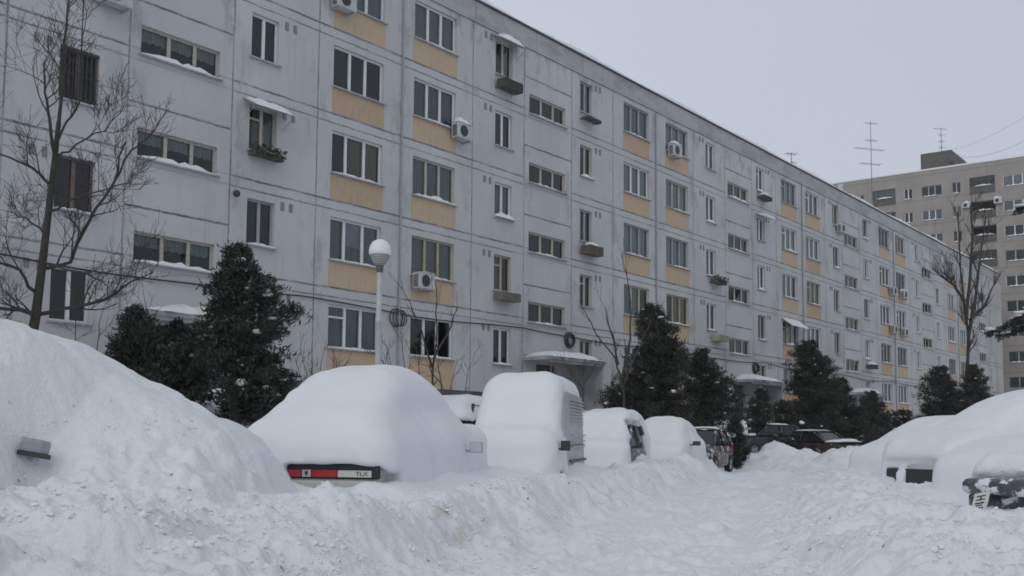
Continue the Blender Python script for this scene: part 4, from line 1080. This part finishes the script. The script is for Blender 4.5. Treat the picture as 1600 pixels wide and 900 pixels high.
inv = (Matrix.Translation((cK[0], cK[1], 0)) @ Matrix.Rotation(yK, 4, 'Z')).inverted()
pl2 = MB().box(-.21, .21, -.075, .075, -.006, .006, inv @ PW @ RM).build('number_plate', M_LENS, drk)
pm = MB()
for x0, x1, y0, y1 in ((-.165,-.150,-.045,.045),(-.115,-.100,-.045,.045),(-.15,-.115,-.008,.008),(-.07,-.05,-.045,.045),(-.035,-.02,-.045,.03),(.0,.03,-.045,.045),(.06,.075,-.04,.045),(.10,.12,-.045,.04),(.15,.165,-.045,.045)):
    for s in (-1, 1): pm.box(x0, x1, y0, y1, *sorted((s*.0065, s*.009)), inv @ PW @ RM)
pm.build('plate_marks', M_DARKM, pl2)

# -- the car inside the left mound: only its wing mirror is out
cB, yB = (-4.45, 7.35), R(75)
bur = car('ploughed_under_car', 'car wholly ploughed under the big left mound, only a pale wing mirror sticking out', 'car', cB, yB)
car_shell(3.9, 1.55, 1.36, .88, .92, (-1.5, -1.0, .3, 1.0), 'saloon', paint('silver_grey_paint', (.40,.41,.42), .2), bur)
mb = MB().box(-.07, .07, -.085, .085, -.055, .055)
mo = mb.build('mirror', simple('pale_mirror_shell', (.30,.32,.34), .4, .15), bur); q = mo.modifiers.new('b', 'BEVEL'); q.width = .03; q.segments = 4
mw = Vector((-3.45, 7.6, gz(-3.45, 7.6)+.03))
for q in range(400):
    c_ = at(56, 698, 6.5+.01*q)
    if c_.z < gz(c_.x, c_.y): mw = c_ + Vector((.03, -.07, .0)); break
EXTRA.append((mw.x+.06, mw.y-.12, -.22, .16, .22))
mo.matrix_world = Matrix.Identity(4)
mo.location = (Matrix.Translation((cB[0], cB[1], 0)) @ Matrix.Rotation(yB, 4, 'Z')).inverted() @ mw; mo.rotation_euler = (R(9), R(6), R(12))
MB().box(-.072, .072, -.092, .088, -.075, -.040).build('mirror_rim', M_DARKM, mo)

make_ground()
def clods(n, seed):
    """loose lumps of ploughed snow lying on the churned banks"""
    rng = np.random.RandomState(seed); V = []; F = []; c = 0
    ico = [(0,0,1)] + [(.89*math.cos(k*1.2566), .89*math.sin(k*1.2566), .45) for k in range(5)] + [(.89*math.cos(k*1.2566+.628), .89*math.sin(k*1.2566+.628), -.45) for k in range(5)] + [(0,0,-1)]
    fc = [(0,1+k,1+(k+1)%5) for k in range(5)] + [(1+k,6+k,1+(k+1)%5) for k in range(5)] + [(1+(k+1)%5,6+k,6+(k+1)%5) for k in range(5)] + [(11,6+(k+1)%5,6+k) for k in range(5)]
    ico = np.array(ico)
    Y = 5.2*np.exp(rng.rand(n*6)*math.log(46/5.2)); A = rng.uniform(-.52, .52, n*6); X = A*Y
    H, C = ground_full(X, Y); keep = (rng.rand(n*6) < (C-.1)*.8) & (H < 1.25)
    clus = vn2(X*1.3, Y*1.3, 200) > -.25
    for i in np.nonzero(keep & clus)[0][:n]:
        s = .006+.017*rng.rand()**2.5; e = np.array([1, .8+.4*rng.rand(), .55+.3*rng.rand()])*s
        v = (ico+rng.uniform(-.38, .38, (12,3)))*e; a = rng.rand()*6.28
        r_ = np.array([[math.cos(a),-math.sin(a),0],[math.sin(a),math.cos(a),0],[0,0,1]])
        V.append(v @ r_.T + np.array([X[i], Y[i], H[i]+s*.25])); F.append(np.array(fc)+c*12); c += 1
    o = link('snow_clods', np_mesh('snow_clods', np.vstack(V), np.vstack(F), M_SNOW, False)); o['kind'] = 'stuff'
clods(6000, 3)

# ------------------------------------------------------------------ lamp post
lx = at(590, 600, 18.0); lz = gz(lx.x, 18.0)
M_LPOLE = simple('pale_lamp_pole', (.50, .51, .53), .5, .2, 4)
lamp = empty('street_lamp', 'white globe street lamp with a tall snow cap standing behind the buried saloon', 'street lamp', (lx.x, 18.0, lz-.1), 0)
ht = at(590, 425, 18.).z - lz + .1
MB().lathe([(.075,0),(.075,.9),(.055,.95),(.05,ht*.75),(.062,ht*.75+.01),(.062,ht*.75+.06),(.048,ht*.75+.07),(.046,ht)], 14).build('pole', M_LPOLE, lamp, True)
MB().lathe([(.046,ht-.01),(.062,ht+.02),(.065,ht+.10),(.085,ht+.13)], 16).build('collar', simple('lamp_collar', (.10,.12,.11), .5, .2), lamp, True)
def lampglass():
    k = NT('smoky_lamp_glass'); k.col((.62,.63,.62)); k.rough(.25); k.b.inputs['Transmission Weight'].default_value = .35
    v = k.coord(); w = k.node('ShaderNodeTexWave'); w.bands_direction = 'Z'; w.inputs['Scale'].default_value = 9.
    k.link(v, w.inputs['Vector']); k.col(k.mix(w.outputs['Fac'], (.30,.31,.31), (.50,.51,.50))); return k.m
gb = MB().lathe([(.08,ht+.12),(.125,ht+.17),(.16,ht+.25),(.172,ht+.31)], 24).build('globe', lampglass(), lamp, True)
MB().lathe([(.178,ht+.295),(.192,ht+.325),(.192,ht+.38),(.172,ht+.46),(.125,ht+.53),(.06,ht+.565),(.005,ht+.57)], 24).build('snow_cap', M_SNOW, lamp, True)

# ------------------------------------------------------------------ plants
def leaf_mat(name, a, b):
    k = NT(name); g = k.node('ShaderNodeNewGeometry'); v = k.coord()
    f = k.math('ADD', k.math('MULTIPLY', g.outputs['Random Per Island'], .6), k.math('MULTIPLY', k.noise(v, 1.6, 4), .5))
    k.col(k.mix(k.ramp(f, .25, .85), a, b)); k.rough(.7); k.b.inputs['Specular IOR Level'].default_value = .2
    return k.m
M_FIR = leaf_mat('dark_fir_leaf', (.020, .022, .020), (.070, .071, .061))
M_BARK = simple('dark_bark', (.055, .048, .043), .9, .4, 12)
M_TWIG = simple('twig_bark', (.060, .050, .046), .9, .35, 12)
M_BUSH = simple('reddish_twig_bark', (.105, .075, .062), .9, .35, 12)
def conifer(loc, H, Rad, seed, label, dens=1., snow=.16, lean=(0,0), blob=1., base=.06, leaf=1., top=.9):
    rng = np.random.RandomState(seed); rr = random.Random(seed)
    z0 = gz(loc[0], loc[1]) if len(loc) < 3 else loc[2]
    o = empty('evergreen_tree', label, 'evergreen', (loc[0], loc[1], z0-.1), rr.uniform(0, 6), 'dark evergreens in front of the long block')
    MB().tube([(0,0,0),(lean[0]*.4,lean[1]*.4,H*.4),(lean[0],lean[1],H*.97)], [.035*H**.5+.05,.03*H**.5+.02,.012], 7).build('trunk', M_BARK, o, True)
    nb = int(125*dens); dns = 1.35 if loc[1] < 30 else 1.3; P = []; D = []; tips = []
    ph = [rr.uniform(0, 6.28) for _ in range(4)]
    for i in range(nb):
        u = base+(.985-base)*((i+rng.rand())/nb)**.95; th = rng.rand()*6.283
        lob = 1+.22*math.sin(2*th+ph[0]+u*3)+.16*math.sin(3*th+ph[1]-u*6)+.20*math.sin(9*u+ph[2]+th)
        prof = min(1., (1-u)**.72*1.18)*(.55+.45*min(1, (u+.02)/.16))
        r = Rad*prof*lob*(.45+.75*rng.rand()**.8)+.10
        zs = H*u; d = np.array([math.cos(th), math.sin(th), .35+.25*rng.rand()-.25*(1-u)])
        a = np.array([lean[0]*u, lean[1]*u, zs]); tip = a + d*r; tip[2] -= .10*r
        ns = int((16+62*r)*dns)
        for q in range(ns):
            f = rng.rand()**.55
            c = a+(tip-a)*f; sp = .035+.115*r*(1.15-f*.75)
            P.append(c+rng.normal(0, 1, 3)*sp*np.array([1,1,.75])); D.append(d)
        tips.append((a, tip, r))
    P = np.array(P); D = np.array(D); N = len(P)
    kq = 3
    P = np.repeat(P, kq, 0) + rng.normal(0, .035, (N*kq, 3)); D = np.repeat(D, kq, 0)
    d1 = D*.6 + rng.normal(0, .65, P.shape) + np.array([0,0,.25]); d1 /= np.linalg.norm(d1, axis=1)[:, None]
    d2 = np.cross(d1, rng.normal(0, 1, P.shape)); d2 /= np.linalg.norm(d2, axis=1)[:, None]+1e-6
    L = (.030+.055*rng.rand(len(P)))[:, None]*leaf; W = L*(.15+.18*rng.rand(len(P)))[:, None]
    V = np.stack([P-d1*L, P+d2*W, P+d1*L, P-d2*W], 1).reshape(-1, 3)
    F = np.arange(len(V)).reshape(-1, 4)
    link('crown', np_mesh('crown', V, F, M_FIR, False), o)
    sv = []; sf = []
    for a, tip, r in tips*3:
        if rng.rand() > snow*.8: continue
        f = .5+.5*rng.rand(); c = a+(tip-a)*f; c[2] += .05; s = (.035+.075*rng.rand()**2*min(1.4, r+.3))*blob
        e = np.array([s*(.8+.9*rng.rand()), s*(.8+.9*rng.rand()), s*(.5+.3*rng.rand())]); k0 = len(sv)
        ns = 7; sv.append(tuple(c+np.array([0,0,e[2]])))
        for lv, (rz, zz) in enumerate(((.65,.75),(1.,.1),(.7,-.5))):
            for k in range(ns):
                t = 2*PI*k/ns; j = .75+.5*rng.rand(); sv.append(tuple(c+e*np.array([rz*j*math.cos(t), rz*j*math.sin(t), zz*(.7+.6*rng.rand())])))
        for k in range(ns):
            q = (k+1) % ns; sf.append((k0, k0+1+k, k0+1+q))
            for lv in (0, 1): b = k0+1+lv*ns; sf.append((b+k, b+ns+k, b+ns+q, b+q))
        sf.append(tuple(k0+1+2*ns+k for k in range(ns))[::-1])
    if sv: m = MB(); m.v = sv; m.f = sf; m.build('clinging_snow', M_SNOW, o, True)
    return o
def wpos(x, Y): p = at(x, 640, Y); return (p.x, Y)
def hgt(x, y, Y, base=None): p = at(x, y, Y); return p.z - (gz(p.x, Y) if base is None else base) + .1
conifer(wpos(368, 21.), hgt(362, 392, 21.)+.1, 1.12, 3, 'tall dark evergreen left of the lamp post, snow clots on its boughs', 1.05, .22, (-.1, 0), 1.)
conifer(wpos(272, 21.5), hgt(270, 505, 21.5), 1.0, 14, 'shorter dark evergreen left of the tall one, in front of the nearest canopy', .62, .10, (0, 0))
conifer(wpos(205, 21.), hgt(200, 478, 21.), .85, 15, 'ragged low evergreen at the crest of the left mound', .5, .08, (.05, 0))
conifer(wpos(420, 22.), hgt(425, 560, 22.), .62, 16, 'low evergreen clump at the right foot of the tall left one', .6, .16, (.1, 0))
conifer(wpos(1022, 38.), hgt(1018, 474, 38.), 1.6, 5, 'tall evergreen in the middle, behind the buried hatchback', 1.7, .14)
conifer(wpos(1098, 41.), hgt(1102, 545, 41.), 1.5, 6, 'broader, shorter evergreen just right of the tall middle one', 1.5, .14)
conifer(wpos(985, 38.), hgt(985, 585, 38.), .9, 26, 'low evergreen clump under the left side of the tall middle one', .7, .14)
conifer(wpos(1190, 47.), hgt(1190, 606, 47.), 1.1, 7, 'small round evergreen in front of the second canopy door', .8, .22)
conifer(wpos(1268, 50.), hgt(1272, 532, 50.), 2.0, 8, 'largest black green fir in the yard, broad cone above the far cars', 2.0, .05, (.1, 0), 1.2, .05)
conifer(wpos(1318, 52.), hgt(1310, 590, 52.), 1.25, 27, 'snow speckled evergreen at the right skirt of the largest fir', .9, .30)
conifer(wpos(1226, 48.), hgt(1226, 628, 48.), 1.0, 41, 'low dark evergreen tucked at the left skirt of the largest fir', .9, .06)
conifer(wpos(1338, 54.), hgt(1338, 640, 54.), 1.1, 42, 'low dark evergreen between the largest fir and the squat one', .9, .1)
conifer(wpos(1362, 57.), hgt(1362, 612, 57.), 1.5, 9, 'squat dark evergreen before the third canopy', 1.0, .12)
conifer(wpos(1408, 60.), hgt(1410, 640, 60.), 1.1, 28, 'low snowy evergreen between the squat one and the white car mound', .7, .4)
conifer(wpos(1472, 62.), hgt(1472, 572, 62.), 2.0, 10, 'dark evergreen left of the tall bare tree, behind the right car mounds', 1.6, .05)
conifer(wpos(1524, 60.), hgt(1522, 570, 60.), 1.6, 11, 'dark evergreen right of the tall bare tree, behind the right car mounds', 1.5, .07)
# broken little fir loaded with one lump of snow
bl = conifer(wpos(1150, 38.), hgt(1150, 652, 38.), .50, 12, 'small broken fir carrying one large lump of snow beside the maroon car', .45, .0)
lm = snow_body(lambda p: smin(rbox(p, (.22, 0, .42), (.22, .2, .30), .18, (.4,.4)), rbox(p, (-.28, 0, .16), (.30, .2, .13), .12), .2), (-.8, -.4, -.2), (.7, .4, .9), .04, 'snow_lump', bl, None, 3, .05)
bl.rotation_euler.z = 0; lm.location = (0, 0, hgt(1150, 680, 38.)-.15)

class Grow:
    def __init__(s, seed): s.r = random.Random(seed); s.mb = MB(); s.n = 0
    def limb(s, p, d, L, r0, depth, spread=.6, up=.15, kids=(3,5), shrink=.62, minr=.004, end=None):
        r = s.r; n = 5 if depth > 1 else (4 if depth == 1 else 3)
        pts = [Vector(p)]; rad = [r0]; d = Vector(d).normalized(); q = Vector(p)
        for i in range(n):
            d = (d + Vector((r.gauss(0,1), r.gauss(0,1), r.gauss(0,1)))*.13 + Vector((0,0,up*.35))).normalized()
            q = q + d*L/n; pts.append(q.copy()); rad.append(max(minr, r0*(1-.72*(i+1)/n)))
        s.mb.tube(pts, rad, 6 if depth > 2 else (5 if depth == 2 else 3), False)
        s.branch(pts, rad, L, depth, spread, up, kids, shrink, minr)
    def branch(s, pts, rad, L, depth, spread, up, kids, shrink, minr, lo=.25):
        r = s.r
        if depth <= 0: return
        for k in range(r.randint(*kids)):
            f = r.uniform(lo, 1.0)*(len(pts)-1); i = min(int(f), len(pts)-2); t = f-i
            b = pts[i].lerp(pts[i+1], t); dd = (pts[i+1]-pts[i]).normalized()
            v = Vector((r.gauss(0,1), r.gauss(0,1), r.gauss(0,1))); v = (v - dd*v.dot(dd)).normalized()
            nd = (dd*(1-spread*.5) + v*spread*r.uniform(.6,1.2) + Vector((0,0,up))).normalized()
            s.limb(b, nd, L*shrink*r.uniform(.55,1.25), max(minr, (rad[i]*(1-t)+rad[i+1]*t)*.58), depth-1, spread, up, (max(2, kids[0]-2), max(3, kids[1]-3)), shrink, minr)
    def path(s, pts, r0, r1, depth, L, **k):
        pts = [Vector(p) for p in pts]; n = len(pts)
        fine = []
        for i in range(n-1):
            for j in range(3): fine.append(pts[i].lerp(pts[i+1], j/3) + (Vector((s.r.gauss(0,1), s.r.gauss(0,1), s.r.gauss(0,1)))*.02 if j else Vector()))
        fine.append(pts[-1]); m = len(fine); rad = [r0+(r1-r0)*i/(m-1) for i in range(m)]
        s.mb.tube(fine, rad, 7, False)
        s.branch(fine, rad, L, depth, k.get('spread', .7), k.get('up', .15), k.get('kids', (5,8)), k.get('shrink', .70), k.get('minr', .005), k.get('lo', .12))
# -- big bare tree on the left
def P3(x, y, Y, dy=0): return at(x, y, Y+dy)
T = 19.
g = Grow(4)
tr = MB()
trunk = [P3(42, 560, T), P3(55, 500, T), P3(66, 415, T), P3(76, 330, T), P3(86, 245, T), P3(92, 190, T)]
tree = empty('bare_tree', 'tall bare tree with many thin branches in front of the block at the far left', 'tree', (trunk[0].x, T, gz(trunk[0].x, T)-.2))
bl_ = tree.location.copy()
def loc_(pts): return [p - bl_ for p in pts]
tr.tube(loc_([trunk[0] + Vector((-.1,0,-1.2))] + trunk), [.115,.10,.088,.074,.062,.052,.042], 9, False)
tr.build('trunk', M_BARK, tree, True)
for pts, r0, r1, dep, L in [
    ([P3(92,190,T), P3(98,120,T,.2), P3(104,40,T,.3), P3(107,-40,T,.3)], .045, .02, 3, 1.1),
    ([P3(86,245,T), P3(78,190,T,-.4), P3(70,145,T,-.6), P3(69,96,T,-.6)], .045, .02, 3, .9),
    ([P3(88,225,T), P3(104,190,T,.6), P3(124,160,T,.9), P3(128,60,T,1.2), P3(130,-10,T,1.2)], .035, .012, 3, .9),
    ([P3(80,290,T), P3(50,262,T,-.3), P3(15,246,T,-.5), P3(-30,225,T,-.5)], .04, .015, 3, .9),
    ([P3(66,420,T), P3(110,410,T,.6), P3(150,325,T,.6), P3(178,285,T,.8), P3(196,222,T,.9)], .05, .022, 3, .9),
    ([P3(178,285,T,.8), P3(205,235,T,.9), P3(232,215,T,1.), P3(262,170,T,1.)], .03, .008, 2, .7),
    ([P3(76,330,T), P3(110,312,T,-.6), P3(150,300,T,-.7), P3(205,285,T,-.9)], .035, .01, 3, .8),
    ([P3(60,460,T), P3(30,420,T,-.5), P3(-20,405,T,-.8)], .045, .02, 3, .9),
    ([P3(54,495,T), P3(20,484,T,-.5), P3(-40,478,T,-.8)], .06, .03, 3, .9),
    ([P3(54,492,T), P3(100,482,T,.3), P3(165,468,T,.4), P3(205,440,T,.4), P3(240,425,T,.4)], .055, .012, 3, .85),
    ([P3(84,250,T), P3(120,225,T,.5), P3(165,205,T,.8), P3(196,160,T,1.)], .03, .008, 3, .8),
    ([P3(72,370,T), P3(40,340,T,.5), P3(10,330,T,.9)], .03, .01, 3, .8),
    ([P3(66,410,T), P3(125,425,T,-.8), P3(160,440,T,-1.1), P3(172,470,T,-1.2)], .03, .008, 2, .6)]:
    g.path(loc_(pts), r0*.78, r1*.75, dep, L*1.05, up=.20, spread=.72, kids=(7,10) if dep > 2 else (8,11), minr=.0036, shrink=.74)
g.mb.build('branches', M_TWIG, tree, True)
print('left tree faces', len(g.mb.f))
# -- young bare trees and shrubs before the facade
def young(x, y0, Y, h_px_top, label, seed, stems, r0=.03, depth=3, L=.9, name='bare_tree', cat='tree', mat=None, kids=(4,6), spread=.6, up=.3, grp=None, minr=.004):
    p = at(x, y0, Y); z = gz(p.x, Y); o = empty(name, label, cat, (p.x, Y, z-.1), 0, grp); g = Grow(seed)
    for pts in stems: g.path([at(a, b, Y+c)-o.location for a, b, c in pts], r0*.75, r0*.22, depth-1, L, up=up, spread=spread, kids=kids, minr=minr)
    g.mb.build('branches', mat or M_TWIG, o, True); return o
young(680, 600, 27., 0, 'young bare tree right of the lamp post, before the coil of cable', 31, [[(672,640,0),(676,580,0),(683,510,.1),(680,440,.2)], [(676,575,0),(660,520,-.3),(640,470,-.4)], [(678,560,0),(700,520,.4),(716,480,.5)]], .045, 3, .9)
young(1000, 600, 34., 0, 'slender forked bare tree left of the tall middle evergreen', 32, [[(975,660,0),(972,600,0),(962,560,.1),(930,520,.2),(905,470,.3)], [(972,590,0),(985,530,.2),(985,470,.3),(978,420,.3)], [(966,570,0),(955,520,-.3),(945,480,-.4)], [(975,600,0),(1000,540,.3),(1018,500,.5)]], .055, 3, 1.0)
young(912, 640, 30., 0, 'thin sapling against the wall behind the van', 33, [[(912,640,0),(912,600,0),(913,572,.0)], [(912,610,0),(895,585,.1),(875,555,.2)], [(912,600,0),(928,575,.1),(940,560,.2)]], .03, 2, .5)
young(1510, 560, 61., 0, 'tall bare tree with many upright limbs before the tower at the right', 34, [[(1512,640,0),(1511,580,0),(1513,520,0),(1506,470,.3),(1500,400,.5),(1496,330,.6)], [(1513,525,0),(1524,470,.3),(1532,400,.5),(1540,340,.7)], [(1510,500,0),(1516,430,-.5),(1520,360,-.7),(1516,320,-.7)], [(1506,470,.3),(1490,445,1.),(1468,430,1.4)], [(1516,500,0),(1538,478,.8),(1556,440,1.4)]], .15, 3, 1.75, kids=(9,13), up=.35, minr=.0085)
young(500, 590, 25., 0, 'bushy bare shrub with reddish twigs left of the lamp post', 35, [[(470,640,0),(480,585,0),(470,535,.2)], [(495,640,0),(500,580,.2),(510,530,.3)], [(515,640,0),(530,590,.3),(550,550,.4)], [(490,640,0),(470,590,-.3),(455,550,-.5)], [(520,640,0),(522,590,-.2),(520,545,-.3)]], .018, 3, .55, 'bare_shrub', 'shrub', M_BUSH, (5,7), .7, .25, 'leafless shrubs before the facade')
young(630, 580, 26., 0, 'bare shrub right behind the lamp pole', 36, [[(610,630,0),(612,580,0),(600,530,.2)], [(630,630,0),(632,570,.2),(625,520,.3)], [(645,630,0),(655,580,.3),(650,540,.4)], [(612,585,0),(590,555,.2),(565,540,.3)]], .02, 3, .55, 'bare_shrub', 'shrub', M_TWIG, (5,7), .7, .2, 'leafless shrubs before the facade')
young(715, 600, 27., 0, 'sparse bare shrub in the gap between the saloon and the van', 37, [[(700,640,0),(705,600,0),(715,560,.2)], [(720,640,0),(730,590,.2),(742,550,.3)], [(705,640,0),(690,600,-.2),(682,570,-.3)]], .016, 3, .5, 'bare_shrub', 'shrub', M_BUSH, (4,6), .7, .2, 'leafless shrubs before the facade')
young(150, 520, 20.5, 0, 'tangled bare shrub on the crest of the left mound', 38, [[(120,560,0),(118,500,0),(110,450,.2)], [(150,560,0),(155,505,.2),(175,460,.3)], [(170,560,0),(185,520,.3),(215,470,.4)], [(225,560,0),(228,500,.2),(222,440,.3)]], .014, 3, .6, 'bare_shrub', 'shrub', M_TWIG, (5,7), .75, .2, 'leafless shrubs before the facade')
dt = young(655, 575, 24., 0, 'drooping bare twigs just above the roof of the buried saloon', 39, [[(690,640,0),(688,590,0),(680,562,.1)], [(690,600,0),(672,575,.2),(655,568,.2)]], .02, 2, .35, 'bare_shrub', 'shrub', M_TWIG, (4,6), .8, -.1, 'leafless shrubs before the facade')
# spruce boughs reaching in from the right
sp_ = at(1690, 640, 27.); spz = gz(sp_.x, 27.)
sprc = empty('spruce_tree', 'spruce just outside the right edge, its snowy boughs reaching into the photo', 'evergreen', (sp_.x, 27., spz-.1))
MB().tube([(0,0,0),(0,0,5),(0,0,10.5)], [.18,.12,.02], 9).build('trunk', M_BARK, sprc, True)
rng = np.random.RandomState(77); P = []; D = []; snowpts = []; bm2 = MB()
boughs = [(at(1540,520,27.), at(1690,490,27.)), (at(1585,328,27.), at(1690,300,27.)), (at(1570,505,26.7), at(1690,470,27.)), (at(1560,525,27.4), at(1690,492,27.))]
for i in range(34):
    a_ = rng.rand()*6.283; zz = spz+1.2+9*rng.rand(); L_ = 2.1*(1-(zz-spz)/11.5)+.2
    if math.cos(a_) < -.35: L_ *= .55
    boughs.append((Vector((sp_.x+L_*math.cos(a_), 27.+L_*math.sin(a_), zz-.35*L_)), Vector((sp_.x, 27., zz))))
for tip, root in boughs:
    tip = tip-sprc.location; root = root-sprc.location; root = Vector((0,0,root.z)); Lb = (tip-root).length
    mid = root.lerp(tip, .5) + Vector((0,0,.08*Lb)); pl_ = [root, mid, tip]; bm2.tube(pl_, [.04,.025,.008], 5)
    nn_ = int(130*Lb)
    for q in range(nn_):
        f = rng.rand(); c = (root.lerp(mid, f*2) if f < .5 else mid.lerp(tip, f*2-1)); w = .26*(1-f)+.05
        d = (tip-root).normalized(); side = Vector((-d.y, d.x, 0)); s_ = rng.uniform(-1,1)*w
        c2 = c + side*s_ + Vector((0,0,-abs(s_)*.35-rng.rand()*.10)); P.append(c2); D.append(d*.6+side*(1 if s_ > 0 else -1)*.6+Vector((0,0,-.45)))
    for q in range(int(5*Lb)):
        f = .25+.75*rng.rand(); c = (root.lerp(mid, f*2) if f < .5 else mid.lerp(tip, f*2-1)); snowpts.append((c+Vector((rng.normal(0,.06), rng.normal(0,.06), .05)), .05+.09*rng.rand()))
bm2.build('boughs', M_BARK, sprc, True)
P = np.array(P); D = np.array(D); D /= np.linalg.norm(D, axis=1)[:, None]; D = np.repeat(D, 2, 0)+rng.normal(0,.4,(len(P)*2,3)); P = np.repeat(P, 2, 0)+rng.normal(0,.03,(len(P)*2,3))
D /= np.linalg.norm(D, axis=1)[:, None]; E2 = np.cross(D, rng.normal(0,1,P.shape)); E2 /= np.linalg.norm(E2, axis=1)[:, None]
L_ = (.05+.06*rng.rand(len(P)))[:, None]; V = np.stack([P-D*L_, P+E2*L_*.22, P+D*L_, P-E2*L_*.22], 1).reshape(-1, 3)
link('crown', np_mesh('crown', V, np.arange(len(V)).reshape(-1, 4), M_FIR, False), sprc)
ms = MB()
for c, s in snowpts:
    ms.lathe([(s*.3,s*.35),(s*.9,s*.2),(s,0.),(s*.6,-s*.25)], 7, Matrix.Translation(c) @ Matrix.Rotation(rng.rand()*6, 4, 'Z') @ Matrix.Diagonal((1+rng.rand()*1.2, .9, .9, 1)))
ms.build('clinging_snow', M_SNOW, sprc, True)
# small blue board between the far cars
bb = at(1279, 680, 56.)
bo_ = empty('blue_board', 'small blue board standing under the largest fir by the far cars', 'board', (bb.x, 56., gz(bb.x, 56.)))
MB().box(-.45, .45, -.03, .03, .15, 1.25).build('panel', simple('blue_board_paint', (.035, .085, .26), .6, .2), bo_); MB().box(-.50, -.452, -.05, .05, 0, 1.3).build('post', M_GREY, bo_); MB().box(.452, .50, -.05, .05, 0, 1.3).build('post', M_GREY, bo_)

# ------------------------------------------------------------------ the damp winter air
hk = bpy.data.materials.new('winter_air'); hk.use_nodes = True; hk.node_tree.nodes.remove(hk.node_tree.nodes['Principled BSDF'])
pv_ = hk.node_tree.nodes.new('ShaderNodeVolumePrincipled'); pv_.inputs['Color'].default_value = (.93, .95, .98, 1); pv_.inputs['Density'].default_value = .0006; pv_.inputs['Anisotropy'].default_value = .2
hk.node_tree.links.new(pv_.outputs[0], hk.node_tree.nodes['Material Output'].inputs['Volume'])
hz = MB().box(-3300, 3300, -3300, 3300, -2.0, 37.).build('haze', hk); hz['kind'] = 'stuff'
# ------------------------------------------------------------------ camera, sky, light
cam = bpy.data.cameras.new('camera'); co = bpy.data.objects.new('camera', cam); COL.objects.link(co); sc.camera = co
cam.sensor_fit = 'HORIZONTAL'; cam.sensor_width = 36.; cam.lens = F_PX/1600*36.; cam.shift_y = (CY-450)/1600.
cam.clip_start = .1; cam.clip_end = 5000.
co.matrix_world = Matrix.Translation((0,0,EYE)) @ Matrix.Rotation(PI/2+PITCH, 4, 'X') @ Matrix.Rotation(-ROLL, 4, 'Z')
wd = bpy.data.worlds.new('World'); sc.world = wd; wd.use_nodes = True
nt = wd.node_tree; bg = nt.nodes['Background']
sky = nt.nodes.new('ShaderNodeTexSky'); sky.sky_type = 'NISHITA'; sky.sun_disc = False
SUN_EL, SUN_AZ = R(42), R(200)          # azimuth clockwise from +Y
sky.sun_elevation = SUN_EL; sky.sun_rotation = SUN_AZ; sky.air_density = 1.; sky.dust_density = 4.; sky.ozone_density = 1.
tc = nt.nodes.new('ShaderNodeTexCoord'); sx = nt.nodes.new('ShaderNodeSeparateXYZ'); nt.links.new(tc.outputs['Generated'], sx.inputs[0])
cr_ = nt.nodes.new('ShaderNodeValToRGB'); nt.links.new(sx.outputs[2], cr_.inputs[0])
SK = 1.0
e = cr_.color_ramp.elements; e[0].position = 0.; e[0].color = (6.6*SK, 7.05*SK, 7.75*SK, 1); e[1].position = 1.; e[1].color = (4.5*SK, 4.85*SK, 5.35*SK, 1)
q = e.new(.38); q.color = (6.3*SK, 6.85*SK, 7.75*SK, 1)
nz = nt.nodes.new('ShaderNodeTexNoise'); nz.inputs['Scale'].default_value = 2.2; nz.inputs['Detail'].default_value = 4; nt.links.new(tc.outputs['Generated'], nz.inputs['Vector'])
mr = nt.nodes.new('ShaderNodeMapRange'); mr.inputs[3].default_value = .94; mr.inputs[4].default_value = 1.06; nt.links.new(nz.outputs['Fac'], mr.inputs[0])
vm_ = nt.nodes.new('ShaderNodeVectorMath'); vm_.operation = 'SCALE'; nt.links.new(cr_.outputs[0], vm_.inputs[0])
ma_ = nt.nodes.new('ShaderNodeMath'); ma_.operation = 'MULTIPLY_ADD'; nt.links.new(sx.outputs[0], ma_.inputs[0]); ma_.inputs[1].default_value = -.22; nt.links.new(mr.outputs[0], ma_.inputs[2]); nt.links.new(ma_.outputs[0], vm_.inputs['Scale'])
mx = nt.nodes.new('ShaderNodeMix'); mx.data_type = 'RGBA'; mx.inputs[0].default_value = .90
nt.links.new(sky.outputs[0], mx.inputs[6]); nt.links.new(vm_.outputs[0], mx.inputs[7]); nt.links.new(mx.outputs[2], bg.inputs[0])
bg.inputs[1].default_value = .085
sl = bpy.data.lights.new('sun', 'SUN'); so = bpy.data.objects.new('sun', sl); COL.objects.link(so)
sl.energy = .5; sl.angle = R(60); sl.color = (1., .97, .93)
dv = Vector((math.sin(SUN_AZ)*math.cos(SUN_EL), math.cos(SUN_AZ)*math.cos(SUN_EL), math.sin(SUN_EL)))
so.rotation_euler = dv.to_track_quat('Z', 'Y').to_euler()
sc.view_settings.view_transform = 'Standard'; sc.view_settings.look = 'None'; sc.view_settings.exposure = .17; sc.view_settings.gamma = 1.; sc.view_settings.use_curve_mapping = False
sc.cycles.max_bounces = 8; sc.cycles.transparent_max_bounces = 12; sc.cycles.filter_width = 1.7
